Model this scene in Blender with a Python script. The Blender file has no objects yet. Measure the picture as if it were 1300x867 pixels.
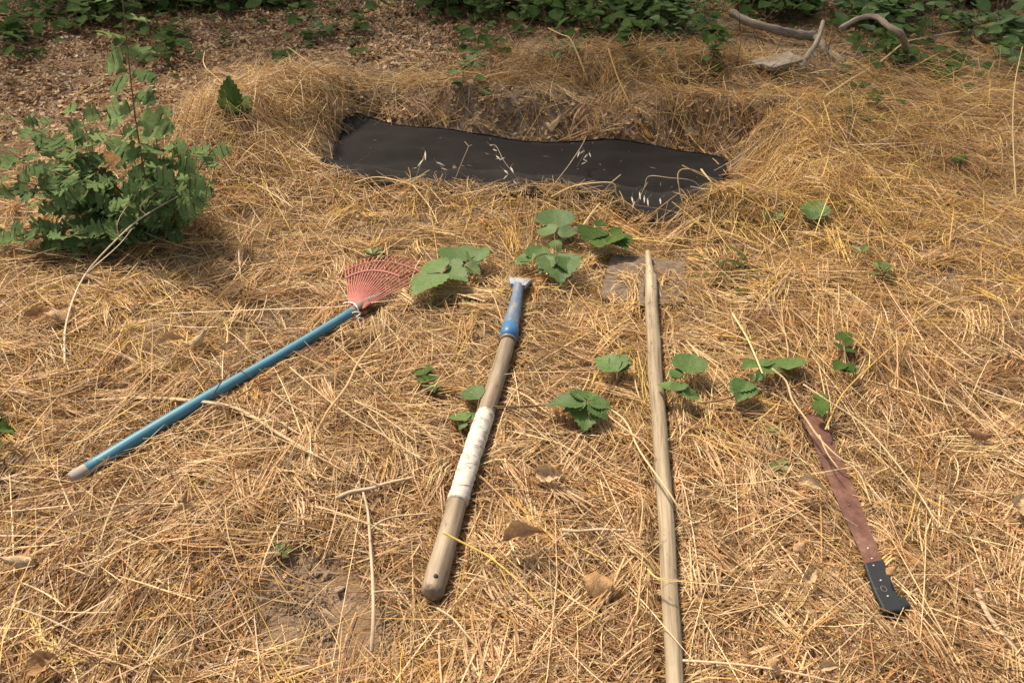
import bpy, bmesh, math, random
import numpy as np
from mathutils import Vector, Matrix, Quaternion

# ------------------------------------------------------------------ camera, world, sun, exposure
S = bpy.context.scene
COL = S.collection
CAM_H, PITCH, FPX = 1.55, math.radians(36.0), 1011.0
cam_d = bpy.data.cameras.new('camera')
cam = bpy.data.objects.new('camera', cam_d); COL.objects.link(cam)
cam.location = (0, 0, CAM_H)
cam.rotation_euler = (math.pi/2 - PITCH, 0, 0)
cam_d.sensor_width = 36.0
cam_d.lens = FPX/1300*36
cam_d.clip_start = 0.05
cam_d.clip_end = 400
S.camera = cam

SUN_AZ = math.atan2(-0.62, 0.78)      # towards the sun, measured from +Y (negative = left)
SUN_EL = math.radians(54)
W = bpy.data.worlds.new('World'); S.world = W; W.use_nodes = True
nt = W.node_tree; nt.nodes.clear()
wo = nt.nodes.new('ShaderNodeOutputWorld'); bg = nt.nodes.new('ShaderNodeBackground')
sky = nt.nodes.new('ShaderNodeTexSky'); sky.sky_type = 'NISHITA'; sky.sun_disc = False
sky.sun_elevation = SUN_EL; sky.sun_rotation = SUN_AZ
sky.dust_density = 3.0; sky.air_density = 1.0; sky.ozone_density = 1.0
hz = nt.nodes.new('ShaderNodeMix'); hz.data_type = 'RGBA'; hz.blend_type = 'MULTIPLY'; hz.inputs[0].default_value = 1.0
hz.inputs[7].default_value = (1.0, 0.84, 0.64, 1)      # warm hazy sky
nt.links.new(sky.outputs[0], hz.inputs[6]); nt.links.new(hz.outputs[2], bg.inputs[0]); nt.links.new(bg.outputs[0], wo.inputs[0])
bg.inputs[1].default_value = 0.15
sd = bpy.data.lights.new('sun', 'SUN'); sun = bpy.data.objects.new('sun', sd); COL.objects.link(sun)
sd.energy = 3.7; sd.angle = math.radians(5.0); sd.color = (1.0, 0.90, 0.73)
to_sun = Vector((math.sin(SUN_AZ)*math.cos(SUN_EL), math.cos(SUN_AZ)*math.cos(SUN_EL), math.sin(SUN_EL)))
sun.rotation_euler = to_sun.to_track_quat('Z', 'Y').to_euler()
sun.location = to_sun*20
S.view_settings.view_transform = 'Standard'; S.view_settings.look = 'None'
S.view_settings.exposure = 0.82; S.view_settings.gamma = 1.0
S.cycles.max_bounces = 8; S.cycles.transparent_max_bounces = 8

rng = np.random.default_rng(7)
random.seed(7)

# ------------------------------------------------------------------ noise and terrain height
_tabs = {}
def vnoise(x, y, scale, seed=0):
    """smooth value noise in -1..1"""
    if seed not in _tabs:
        _tabs[seed] = np.random.default_rng(1000+seed).uniform(-1, 1, (256, 256))
    t = _tabs[seed]
    x = np.asarray(x, float)/scale + 61.7; y = np.asarray(y, float)/scale + 37.3
    xi = np.floor(x).astype(int); yi = np.floor(y).astype(int)
    fx = x-xi; fy = y-yi
    fx = fx*fx*(3-2*fx); fy = fy*fy*(3-2*fy)
    a = t[xi % 256, yi % 256]; b = t[(xi+1) % 256, yi % 256]
    c = t[xi % 256, (yi+1) % 256]; d = t[(xi+1) % 256, (yi+1) % 256]
    return (a*(1-fx)+b*fx)*(1-fy)+(c*(1-fx)+d*fx)*fy
def sstep(a, b, x):
    t = np.clip((np.asarray(x, float)-a)/(b-a), 0, 1)
    return t*t*(3-2*t)

CP, SP = math.cos(PITCH), math.sin(PITCH)
def ray(px, py):
    u = (px-650)/FPX; v = (py-433.5)/FPX
    return u, CP - v*SP, -SP - v*CP
def P(px, py, off=0.0, hf=None):
    """world point of the photo's pixel on the terrain raised by off"""
    hf = hf or H
    dx, dy, dz = ray(px, py)
    lo = 0.6; hi = None; k = 0.6
    ks = np.arange(0.6, 14, 0.02)
    below = CAM_H+dz*ks < hf(dx*ks, dy*ks)+off
    i = int(np.argmax(below)) if below.any() else len(ks)-1
    a, b = ks[max(i-1, 0)], ks[i]
    for _ in range(18):
        m = (a+b)/2
        if CAM_H+dz*m < float(hf(dx*m, dy*m))+off: b = m
        else: a = m
    return Vector((dx*b, dy*b, CAM_H+dz*b))
def PZ(px, py, z):
    dx, dy, dz = ray(px, py); k = (z-CAM_H)/dz
    return Vector((dx*k, dy*k, z))
def PY(px, py, y):
    dx, dy, dz = ray(px, py); k = y/dy
    return Vector((dx*k, y, CAM_H+dz*k))
def proj(x, y, z):
    zc = y*CP-(z-CAM_H)*SP; v = (-(z-CAM_H)*CP - y*SP)/zc
    return 650+FPX*x/zc, 433.5+FPX*v, zc
def depth_of(p): return p.y*CP-(p.z-CAM_H)*SP
def in_poly(px, py, poly):
    r = np.zeros(np.shape(px), bool); n = len(poly)
    for i in range(n):
        x1, y1 = poly[i]; x2, y2 = poly[(i+1) % n]
        c = ((y1 > py) != (y2 > py)) & (px < (x2-x1)*(py-y1)/((y2-y1) or 1e-9)+x1)
        r ^= c
    return r

# ------------------------------------------------------------------ where the tools lie (polylines just above the ground)
RAKE_A = PZ(92, 607, 0.045); RAKE_B = PZ(446, 396, 0.060)
HOE_A = PZ(551, 746, 0.040);  HOE_B = PZ(646, 430, 0.055); HOE_C = PZ(658, 372, 0.060)
POLE_PTS = [PZ(868, 1010, 0.038), PZ(857, 867, 0.038), PZ(850, 740, 0.038), PZ(843, 620, 0.04), PZ(834, 500, 0.045), PZ(829, 420, 0.05), PZ(826, 352, 0.055)]
MACH = [PZ(1131, 776, 0.04), PZ(1106, 716, 0.04), PZ(1075, 640, 0.042), PZ(1042, 550, 0.042), PZ(1008, 500, 0.042)]
LINES = [([RAKE_A, RAKE_B], .030), ([HOE_A, HOE_B, HOE_C], .040), (POLE_PTS, .035), (MACH[:3]+[PZ(1030, 536, .04)], .032),
         ([PZ(455, 388, .05), PZ(495, 345, .05)], .07), ([PZ(455, 350, .05), PZ(530, 350, .05)], .05),
         ([PZ(768, 372, .03), PZ(780, 334, .03)], .018), ([PZ(780, 332, .03), PZ(862, 338, .03)], .03)]
BED = [([RAKE_A, RAKE_B], .031), ([HOE_A, HOE_B, HOE_C], .040), (POLE_PTS, .032), (MACH, .024), ([PZ(460, 380, .05), PZ(495, 345, .04)], .035)]
def seg_d(x, y, a, b):
    l2 = (b.x-a.x)**2+(b.y-a.y)**2
    t = np.clip(((x-a.x)*(b.x-a.x)+(y-a.y)*(b.y-a.y))/l2, 0, 1)
    return np.hypot(x-a.x-t*(b.x-a.x), y-a.y-t*(b.y-a.y)), a.z+t*(b.z-a.z)
def gz(x, y): return float(H(x, y))
TA = math.radians(-12.5); TC = (0.10, 3.86)
TL, TW, TD = 1.16, 0.50, 0.155
def trench_coords(x, y):
    dx = np.asarray(x, float)-TC[0]; dy = np.asarray(y, float)-TC[1]
    return dx*math.cos(TA)+dy*math.sin(TA), -dx*math.sin(TA)+dy*math.cos(TA)
def bump(x, y, cx, cy, sx, sy, a, h):
    dx = x-cx; dy = y-cy
    u = dx*math.cos(a)+dy*math.sin(a); v = -dx*math.sin(a)+dy*math.cos(a)
    return h*np.exp(-(u/sx)**2-(v/sy)**2)
def H(x, y):
    x = np.asarray(x, float); y = np.asarray(y, float)
    near = 1-sstep(9, 14, np.abs(y)) * 1.0
    near = near*(1-sstep(7, 12, np.abs(x)))
    h = 0.026*vnoise(x, y, 0.9, 1)+0.018*vnoise(x, y, 0.33, 2)+0.013*vnoise(x, y, 0.14, 3)+0.006*vnoise(x, y, 0.06, 9)
    # straw heaped round the trench
    s, t = trench_coords(x, y)
    s = s + 0.07*vnoise(x, y, 0.25, 4)+.03*vnoise(x, y, .1, 14); t = t + 0.07*vnoise(x, y, 0.22, 5)+.03*vnoise(x, y, .09, 15)
    d = np.maximum(np.abs(s)-TL, np.abs(t)-TW)          # >0 outside
    ring = np.exp(-((d-0.16)/0.17)**2)
    h = h + ring*0.042*(1+1.3*vnoise(x, y, 0.4, 6))
    h = h + bump(x, y, -1.38, 3.75, 0.30, 0.55, 0.2, 0.17) + bump(x, y, -1.25, 4.45, 0.30, 0.3, 0, 0.10)
    h = h + bump(x, y, 0.95, 4.85, 0.75, 0.28, -0.15, 0.12) + bump(x, y, 1.62, 3.7, 0.35, 0.5, 0, 0.05)
    h = h + bump(x, y, 2.4, 4.0, 0.8, 0.6, 0, 0.06) - bump(x, y, -0.35, 1.35, 0.25, 0.2, 0, 0.015)
    wide = 0.5+0.5*sstep(-.1, .35, t)
    dip = sstep(0.05+.05*wide, -0.13-.09*wide, d)
    h = h*(1-dip)+(-TD+0.012*vnoise(x, y, 0.3, 8))*dip
    shape = h.shape; h = np.atleast_1d(h).ravel().copy(); xf = np.broadcast_to(x, shape).ravel(); yf = np.broadcast_to(y, shape).ravel()
    for pts, drop in BED:                                  # tools lie bedded in the straw
        lo = (min(p.x for p in pts)-.3, min(p.y for p in pts)-.3); hi = (max(p.x for p in pts)+.3, max(p.y for p in pts)+.3)
        k = np.nonzero((xf > lo[0]) & (xf < hi[0]) & (yf > lo[1]) & (yf < hi[1]))[0]
        if not len(k): continue
        xx, yy = xf[k], yf[k]; bd = np.full(len(k), 9.0); bz = np.zeros(len(k))
        for a, b in zip(pts, pts[1:]):
            d, z = seg_d(xx, yy, a, b); m = d < bd
            bd = np.where(m, d, bd); bz = np.where(m, z, bz)
        wt = np.exp(-(bd/.13)**2)
        h[k] = h[k]*(1-wt)+(bz-drop+.004*vnoise(xx, yy, .07, 12))*wt
    h = h.reshape(shape)
    return h*near + 0.10*sstep(5.2, 8.5, y)*near
# ------------------------------------------------------------------ materials
def mat(name):
    m = bpy.data.materials.new(name); m.use_nodes = True
    n = m.node_tree.nodes; n.clear()
    out = n.new('ShaderNodeOutputMaterial'); b = n.new('ShaderNodeBsdfPrincipled')
    m.node_tree.links.new(b.outputs[0], out.inputs[0])
    b.inputs['Roughness'].default_value = 0.7
    b.inputs['Specular IOR Level'].default_value = 0.3
    return m, m.node_tree, b, out
def nd(t, typ, **kw):
    n = t.nodes.new(typ)
    for k, v in kw.items():
        if k in n.inputs: n.inputs[k].default_value = v
        else: setattr(n, k, v)
    return n
def ramp(t, src, stops):
    r = t.nodes.new('ShaderNodeValToRGB'); e = r.color_ramp.elements
    while len(e) < len(stops): e.new(0.5)
    for i, (p, c) in enumerate(stops):
        e[i].position = p; e[i].color = (*c, 1)
    t.links.new(src, r.inputs[0]); return r
def mixc(t, f, a, b, mode='MIX'):
    m = t.nodes.new('ShaderNodeMix'); m.data_type = 'RGBA'; m.blend_type = mode
    for s, v in ((m.inputs[0], f), (m.inputs[6], a), (m.inputs[7], b)):
        if hasattr(v, 'is_linked') or hasattr(v, 'links'): t.links.new(v, s)
        elif isinstance(v, (int, float)): s.default_value = v
        else: s.default_value = (*v, 1)
    return m.outputs[2]
def bumpn(t, b, src, strength=0.4, dist=0.002):
    bn = t.nodes.new('ShaderNodeBump'); bn.inputs['Strength'].default_value = strength
    bn.inputs['Distance'].default_value = dist
    t.links.new(src, bn.inputs['Height']); t.links.new(bn.outputs[0], b.inputs['Normal'])
def noise(t, vec, scale, detail=4, rough=0.6, dist=0.0):
    n = t.nodes.new('ShaderNodeTexNoise')
    n.inputs['Scale'].default_value = scale; n.inputs['Detail'].default_value = detail
    n.inputs['Roughness'].default_value = rough; n.inputs['Distortion'].default_value = dist
    if vec is not None: t.links.new(vec, n.inputs['Vector'])
    return n.outputs[0]
def mapping(t, vec, scale):
    m = t.nodes.new('ShaderNodeMapping'); m.inputs['Scale'].default_value = scale
    t.links.new(vec, m.inputs['Vector']); return m.outputs[0]
def translucent(t, b, out, colsock, fac):
    tr = t.nodes.new('ShaderNodeBsdfTranslucent'); mx = t.nodes.new('ShaderNodeMixShader')
    mx.inputs[0].default_value = fac
    if hasattr(colsock, 'links'): t.links.new(colsock, tr.inputs[0])
    else: tr.inputs[0].default_value = (*colsock, 1)
    t.links.new(b.outputs[0], mx.inputs[1]); t.links.new(tr.outputs[0], mx.inputs[2])
    t.links.new(mx.outputs[0], out.inputs[0])

M = {}
def _straw():
    m, t, b, out = mat('dry_straw')
    a = nd(t, 'ShaderNodeAttribute', attribute_name='tint')
    g = nd(t, 'ShaderNodeNewGeometry')
    f = noise(t, g.outputs['Position'], 160, 2)
    c = mixc(t, 1.0, a.outputs['Color'], ramp(t, f, [(0.3, (.72, .70, .66)), (0.7, (1.15, 1.12, 1.05))]).outputs[0], 'MULTIPLY')
    t.links.new(c, b.inputs['Base Color']); b.inputs['Roughness'].default_value = 0.5
    b.inputs['Specular IOR Level'].default_value = 0.35
    translucent(t, b, out, c, 0.28)
    return m
M['straw'] = _straw()
def _soil():
    m, t, b, out = mat('soil_and_thatch')
    tc = nd(t, 'ShaderNodeNewGeometry').outputs['Position']
    f1 = noise(t, tc, 3.0, 6, 0.6); f2 = noise(t, tc, 55, 6, 0.75)
    f3 = noise(t, mapping(t, tc, (40, 160, 60)), 1.0, 4, 0.7, 1.5)
    f4 = noise(t, mapping(t, tc, (170, 45, 60)), 1.0, 4, 0.7, 1.5)
    c1 = ramp(t, f2, [(0.25, (.11, .078, .055)), (0.5, (.26, .19, .135)), (0.75, (.38, .29, .21))]).outputs[0]
    c2 = ramp(t, f3, [(0.3, (.12, .065, .03)), (0.55, (.28, .165, .075)), (0.75, (.42, .27, .13))]).outputs[0]
    c3 = ramp(t, f4, [(0.35, (.13, .07, .03)), (0.7, (.38, .23, .11))]).outputs[0]
    c = mixc(t, ramp(t, f1, [(0.42, (0, 0, 0)), (0.58, (1, 1, 1))]).outputs[0], c2, c3)
    c = mixc(t, ramp(t, noise(t, tc, 1.7, 3), [(0.38, (.2, .2, .2)), (0.55, (.95, .95, .95))]).outputs[0], c, c1)
    t.links.new(c, b.inputs['Base Color']); b.inputs['Roughness'].default_value = 0.95
    ad = nd(t, 'ShaderNodeMath', operation='ADD'); t.links.new(f2, ad.inputs[0]); t.links.new(f3, ad.inputs[1])
    bumpn(t, b, ad.outputs[0], 0.8, 0.012)
    return m
M['soil'] = _soil()
def _clod():
    m, t, b, out = mat('dry_earth')
    tc = nd(t, 'ShaderNodeNewGeometry').outputs['Position']
    f = noise(t, tc, 90, 6, 0.7)
    c = ramp(t, f, [(0.3, (.17, .115, .08)), (0.6, (.33, .24, .17)), (0.8, (.45, .35, .26))]).outputs[0]
    t.links.new(c, b.inputs['Base Color']); b.inputs['Roughness'].default_value = 1.0
    bumpn(t, b, f, 0.7, 0.004); return m
M['clod'] = _clod()
def _leaf(name, dark, light, trans=0.3, rough=0.45):
    m, t, b, out = mat(name)
    oi = nd(t, 'ShaderNodeObjectInfo'); tc = nd(t, 'ShaderNodeTexCoord')
    sx = nd(t, 'ShaderNodeSeparateXYZ'); t.links.new(tc.outputs['Object'], sx.inputs[0])
    ab = nd(t, 'ShaderNodeMath', operation='ABSOLUTE'); t.links.new(sx.outputs[0], ab.inputs[0])
    mu = nd(t, 'ShaderNodeMath', operation='MULTIPLY'); t.links.new(ab.outputs[0], mu.inputs[0]); mu.inputs[1].default_value = -0.9
    su = nd(t, 'ShaderNodeMath', operation='ADD'); t.links.new(mu.outputs[0], su.inputs[0]); t.links.new(sx.outputs[1], su.inputs[1])
    fr = nd(t, 'ShaderNodeMath', operation='MULTIPLY'); t.links.new(su.outputs[0], fr.inputs[0]); fr.inputs[1].default_value = 44
    si = nd(t, 'ShaderNodeMath', operation='SINE'); t.links.new(fr.outputs[0], si.inputs[0])
    vein = ramp(t, si.outputs[0], [(0.75, (0, 0, 0)), (1.0, (1, 1, 1))]).outputs[0]
    mid = ramp(t, ab.outputs[0], [(0.008, (1, 1, 1)), (0.028, (0, 0, 0))]).outputs[0]
    vv = mixc(t, 1.0, vein, mid, 'ADD')
    base = mixc(t, oi.outputs['Random'], dark, light)
    n = noise(t, tc.outputs['Object'], 7, 4)
    base = mixc(t, 1.0, base, ramp(t, n, [(0.3, (.7, .75, .7)), (0.7, (1.25, 1.2, 1.1))]).outputs[0], 'MULTIPLY')
    bw = nd(t, 'ShaderNodeRGBToBW'); t.links.new(vv, bw.inputs[0])
    sc = nd(t, 'ShaderNodeMath', operation='MULTIPLY'); t.links.new(bw.outputs[0], sc.inputs[0]); sc.inputs[1].default_value = 0.06
    c = mixc(t, sc.outputs[0], base, tuple(min(1, 2.4*x+.05) for x in light))
    t.links.new(c, b.inputs['Base Color']); b.inputs['Roughness'].default_value = rough
    b.inputs['Specular IOR Level'].default_value = 0.45 if rough < .8 else .15
    bumpn(t, b, n, 0.15, 0.02)
    translucent(t, b, out, mixc(t, 0.5, c, tuple(min(1, 1.8*x) for x in light)), trans)
    return m
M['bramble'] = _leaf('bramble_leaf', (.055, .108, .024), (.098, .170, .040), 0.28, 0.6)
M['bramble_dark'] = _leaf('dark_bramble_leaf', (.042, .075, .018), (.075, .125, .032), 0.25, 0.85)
M['mugwort'] = _leaf('grey_green_leaf', (.085, .140, .055), (.165, .230, .095), 0.30, 0.9)
M['olive'] = _leaf('olive_leaf', (.09, .12, .035), (.17, .20, .06), 0.3)
def _dryleaf(name, a_, b_):
    m, t, b, out = mat(name)
    oi = nd(t, 'ShaderNodeObjectInfo'); tc = nd(t, 'ShaderNodeTexCoord')
    n = noise(t, tc.outputs['Object'], 5, 5, 0.7)
    c = mixc(t, 1.0, mixc(t, oi.outputs['Random'], a_, b_), ramp(t, n, [(0.3, (.55, .5, .45)), (0.7, (1.25, 1.2, 1.1))]).outputs[0], 'MULTIPLY')
    t.links.new(c, b.inputs['Base Color']); b.inputs['Roughness'].default_value = 0.75
    bumpn(t, b, n, 0.6, 0.02)
    translucent(t, b, out, c, 0.2)
    return m
M['dryleaf'] = _dryleaf('dry_leaf', (.36, .21, .12), (.52, .36, .22))
M['paleleaf'] = _dryleaf('pale_dry_leaf', (.52, .40, .26), (.62, .48, .32))
M['redleaf'] = _dryleaf('reddish_dry_leaf', (.42, .26, .135), (.50, .32, .17))
def _wood(name, stops, spots=(.10, .07, .05), gr=1.0, rough=0.75):
    m, t, b, out = mat(name)
    a = nd(t, 'ShaderNodeAttribute', attribute_name='tc'); v = a.outputs['Vector']
    g = noise(t, mapping(t, v, (90*gr, 90*gr, 3.5)), 1.0, 5, 0.65, 0.4)
    g2 = noise(t, mapping(t, v, (14, 14, 5)), 1.0, 5, 0.6)
    c = ramp(t, g, stops).outputs[0]
    c = mixc(t, 1.0, c, ramp(t, g2, [(0.3, (.68, .66, .62)), (0.65, (1.12, 1.10, 1.06))]).outputs[0], 'MULTIPLY')
    sp = noise(t, mapping(t, v, (55, 55, 30)), 1.0, 2, 0.5)
    c = mixc(t, ramp(t, sp, [(0.63, (0, 0, 0)), (0.72, (.75, .75, .75))]).outputs[0], c, spots)
    t.links.new(c, b.inputs['Base Color']); b.inputs['Roughness'].default_value = rough
    bumpn(t, b, g, 0.5, 0.0015); return m
M['wood_pole'] = _wood('weathered_pole_wood', [(0.3, (.15, .12, .085)), (0.5, (.31, .25, .18)), (0.72, (.46, .39, .29))])
M['wood_handle'] = _wood('smooth_handle_wood', [(0.3, (.13, .10, .07)), (0.5, (.24, .19, .14)), (0.72, (.36, .29, .22))], gr=0.7, rough=0.6)
M['grey_wood'] = _wood('grey_dead_wood', [(0.3, (.14, .11, .085)), (0.5, (.27, .22, .175)), (0.75, (.44, .38, .31))])
M['pale_twig'] = _wood('pale_twig_bark', [(0.3, (.38, .28, .19)), (0.55, (.52, .41, .30)), (0.75, (.66, .55, .43))])
M['brown_twig'] = _wood('brown_twig_bark', [(0.3, (.11, .06, .035)), (0.55, (.20, .12, .07)), (0.75, (.30, .19, .12))])
def _paint(name, colr, worn, amount, rough=0.45, scale=(25, 25, 7)):
    m, t, b, out = mat(name)
    a = nd(t, 'ShaderNodeAttribute', attribute_name='tc'); v = a.outputs['Vector']
    g = noise(t, mapping(t, v, scale), 1.0, 6, 0.7); g2 = noise(t, mapping(t, v, (8, 8, 8)), 1.0, 3)
    c = mixc(t, 1.0, colr, ramp(t, g2, [(0.3, (.8, .82, .85)), (0.7, (1.15, 1.12, 1.1))]).outputs[0], 'MULTIPLY')
    c = mixc(t, ramp(t, g, [(amount, (0, 0, 0)), (amount+.06, (1, 1, 1))]).outputs[0], c, worn)
    t.links.new(c, b.inputs['Base Color']); b.inputs['Roughness'].default_value = rough
    bumpn(t, b, g, 0.25, 0.001); return m
M['blue_paint'] = _paint('faded_blue_paint', (.065, .195, .27), (.26, .24, .20), 0.64)
M['worn_end'] = _paint('worn_grey_end', (.33, .29, .25), (.16, .20, .22), 0.60, 0.8)
M['blue_steel'] = _paint('worn_blue_steel', (.10, .15, .23), (.21, .20, .19), 0.50, 0.45)
M['blue_tape'] = _paint('bright_blue_tape', (.04, .14, .30), (.17, .21, .26), 0.60, 0.4)
M['pale_steel'] = _paint('scuffed_pale_steel', (.29, .30, .32), (.16, .19, .26), 0.52, 0.4)
M['white_tape'] = _paint('white_tape', (.56, .52, .46), (.33, .27, .20), 0.53, 0.7, (30, 30, 60))
M['red_plastic'] = _paint('faded_red_plastic', (.38, .125, .105), (.46, .26, .21), 0.56, 0.5)
M['grey_socket'] = _paint('grey_socket', (.20, .15, .13), (.30, .20, .16), 0.55, 0.55)
M['black_scale'] = _paint('black_handle_scale', (.022, .025, .028), (.07, .075, .08), 0.60, 0.4, (60, 60, 60))
M['wire'] = _paint('white_wire', (.75, .74, .70), (.5, .48, .44), 0.65, 0.5)
def _metal(name, stops, rough, metal=0.0, scale=30):
    m, t, b, out = mat(name)
    tc = nd(t, 'ShaderNodeTexCoord').outputs['Object']
    n = noise(t, tc, scale, 8, 0.7); n2 = noise(t, tc, 400, 3, 0.6)
    c = mixc(t, 1.0, ramp(t, n, stops).outputs[0], ramp(t, n2, [(0.3, (.85, .85, .85)), (0.7, (1.12, 1.1, 1.1))]).outputs[0], 'MULTIPLY')
    t.links.new(c, b.inputs['Base Color']); b.inputs['Roughness'].default_value = rough
    b.inputs['Metallic'].default_value = metal
    bumpn(t, b, n2, 0.3, 0.0006); return m
M['rust_blade'] = _metal('rusted_blade', [(0.32, (.06, .030, .022)), (0.5, (.125, .055, .038)), (0.62, (.16, .085, .06)), (0.75, (.26, .18, .14))], 0.55, 0.0, 22)
M['rivet'] = _metal('aluminium_rivet', [(0.3, (.30, .30, .29)), (0.7, (.5, .5, .48))], 0.5, 0.4)
M['rust_hoe'] = _metal('rusted_hoe_plate', [(0.3, (.075, .048, .033)), (0.5, (.125, .09, .062)), (0.7, (.23, .175, .12))], 0.75)
def _cloth():
    m, t, b, out = mat('black_landscape_cloth')
    tc = nd(t, 'ShaderNodeTexCoord').outputs['Object']
    w = nd(t, 'ShaderNodeTexWave', Scale=160.0, Distortion=0.6); t.links.new(tc, w.inputs[0])
    n = noise(t, tc, 9, 6, 0.65); n2 = noise(t, tc, 190, 2)
    c = ramp(t, n, [(0.3, (.008, .0066, .0063)), (0.7, (.015, .012, .0115))]).outputs[0]
    c = mixc(t, ramp(t, n2, [(0.66, (0, 0, 0)), (0.75, (.3, .3, .3))]).outputs[0], c, (.06, .045, .035))
    t.links.new(c, b.inputs['Base Color']); b.inputs['Roughness'].default_value = 0.9; b.inputs['Specular IOR Level'].default_value = 0.2
    bumpn(t, b, w.outputs[1], 0.25, 0.001); return m
M['cloth'] = _cloth()

# ------------------------------------------------------------------ object helpers
def mesh(name, verts, faces, m, tc=None, tint=None, smooth=True):
    me = bpy.data.meshes.new(name)
    me.from_pydata([tuple(v) for v in verts], [], faces)
    if tc is not None:
        a = me.attributes.new('tc', 'FLOAT_VECTOR', 'POINT'); a.data.foreach_set('vector', np.array(tc, np.float32).ravel())
    if tint is not None:
        a = me.attributes.new('tint', 'FLOAT_COLOR', 'POINT')
        a.data.foreach_set('color', np.tile(np.array([*tint, 1], np.float32), len(verts)))
    if smooth: me.polygons.foreach_set('use_smooth', np.ones(len(me.polygons), bool))
    me.materials.append(m); me.update(); return me
def link(name, me, parent=None, **props):
    o = bpy.data.objects.new(name, me); COL.objects.link(o)
    if parent: o.parent = parent
    for k, v in props.items(): o[k] = v
    return o
def thing(name, label, cat, loc, group=None):
    o = bpy.data.objects.new(name, None); COL.objects.link(o)
    o.location = loc; o['label'] = label; o['category'] = cat
    o.empty_display_size = 0.1
    if group: o['group'] = group
    return o
def catmull(pts, n=6):
    pts = [Vector(p) for p in pts]
    if len(pts) < 3: return [pts[0].lerp(pts[-1], i/n) for i in range(n+1)]
    q = [2*pts[0]-pts[1]]+pts+[2*pts[-1]-pts[-2]]; out = []
    for i in range(1, len(q)-2):
        for k in range(n):
            t = k/n; p0, p1, p2, p3 = q[i-1:i+3]
            out.append(0.5*((2*p1)+(p2-p0)*t+(2*p0-5*p1+4*p2-p3)*t*t+(3*p1-p0-3*p2+p3)*t**3))
    out.append(pts[-1]); return out
def tube(pts, radii, n=10, caps=True, wob=0.0, org=Vector((0, 0, 0)), flat=1.0, seed=0):
    """verts, faces, tc for a tube along pts with a radius per point"""
    r = random.Random(seed)
    pts = [Vector(p)-org for p in pts]; V = []; F = []; T = []
    t0 = (pts[1]-pts[0]).normalized()
    up = Vector((0, 0, 1)) if abs(t0.z) < .9 else Vector((1, 0, 0))
    nrm = (up-t0*up.dot(t0)).normalized(); L = 0
    rings = []
    P_ = list(zip(pts, radii))
    if caps:
        r0, r1 = radii[0], radii[-1]
        t1 = (pts[-1]-pts[-2]).normalized()
        P_ = [(pts[0]-t0*r0*.35, r0*.35), (pts[0]-t0*r0*.25, r0*.8)]+P_+[(pts[-1]+t1*r1*.25, r1*.8), (pts[-1]+t1*r1*.35, r1*.35)]
    for i, (p, rad) in enumerate(P_):
        a = P_[max(i-1, 0)][0]; b = P_[min(i+1, len(P_)-1)][0]
        t = (b-a).normalized(); nrm = (nrm-t*nrm.dot(t)).normalized(); bi = t.cross(nrm)
        if i: L += (p-P_[i-1][0]).length
        ring = []
        for k in range(n):
            an = 2*math.pi*k/n; rr = rad*(1+wob*r.uniform(-1, 1))
            V.append(p+nrm*math.cos(an)*rr*flat+bi*math.sin(an)*rr)
            T.append((rad*math.cos(an), rad*math.sin(an), L)); ring.append(len(V)-1)
        rings.append(ring)
    for a, b in zip(rings, rings[1:]):
        for k in range(n): F.append((a[k], a[(k+1) % n], b[(k+1) % n], b[k]))
    F.append(tuple(reversed(rings[0]))); F.append(tuple(rings[-1]))
    return V, F, T
def add_tube(name, pts, radii, m, parent=None, n=10, **kw):
    org = parent.location.copy() if parent else Vector((0, 0, 0))
    # nested parents: parts of a part share the thing's origin
    props = kw.pop('props', {})
    tint = kw.pop('tint', None)
    v, f, t = tube(pts, radii, n, org=org if not kw.get('raw') else Vector((0, 0, 0)), **{k: x for k, x in kw.items() if k != 'raw'})
    return link(name, mesh(name, v, f, m, t, tint), parent, **props)
def join_geo(lst):
    V, F, T = [], [], []
    for v, f, t in lst:
        b = len(V); V += v; T += t; F += [tuple(i+b for i in q) for q in f]
    return V, F, T

# ------------------------------------------------------------------ ground sheet
def build_ground():
    xs = np.concatenate([-np.geomspace(70, 4.05, 16), np.arange(-4, 4.01, 0.025), np.geomspace(4.05, 70, 16)])
    ys = np.concatenate([-np.geomspace(70, 0.45, 16), np.arange(0.4-.8, 7.61, 0.025), np.geomspace(7.7, 120, 18)])
    X, Y = np.meshgrid(xs, ys, indexing='ij')
    Z = H(X, Y)
    fine = (np.abs(X) < 4) & (Y > -.4) & (Y < 7.6)
    px, py, _ = proj(X, np.maximum(Y, .3), Z)
    dirt = np.exp(-((px-450)/120)**2-((py-800)/85)**2)
    Z = Z + fine*(0.004*vnoise(X, Y, 0.05, 21) + dirt*(0.010*vnoise(X, Y, 0.06, 22)+0.006*np.abs(vnoise(X, Y, .03, 23))))
    nx, ny = X.shape
    me = bpy.data.meshes.new('ground')
    co = np.stack([X, Y, Z], -1).reshape(-1, 3).astype(np.float32)
    idx = np.arange(nx*ny).reshape(nx, ny)
    q = np.stack([idx[:-1, :-1], idx[1:, :-1], idx[1:, 1:], idx[:-1, 1:]], -1).reshape(-1, 4).astype(np.int32)
    me.vertices.add(len(co)); me.vertices.foreach_set('co', co.ravel())
    me.loops.add(q.size); me.loops.foreach_set('vertex_index', q.ravel())
    me.polygons.add(len(q)); me.polygons.foreach_set('loop_start', np.arange(0, q.size, 4, dtype=np.int32))
    me.polygons.foreach_set('use_smooth', np.ones(len(q), bool))
    me.materials.append(M['soil']); me.update(calc_edges=True); me.validate()
    return link('ground', me, kind='structure')
build_ground()

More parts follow.
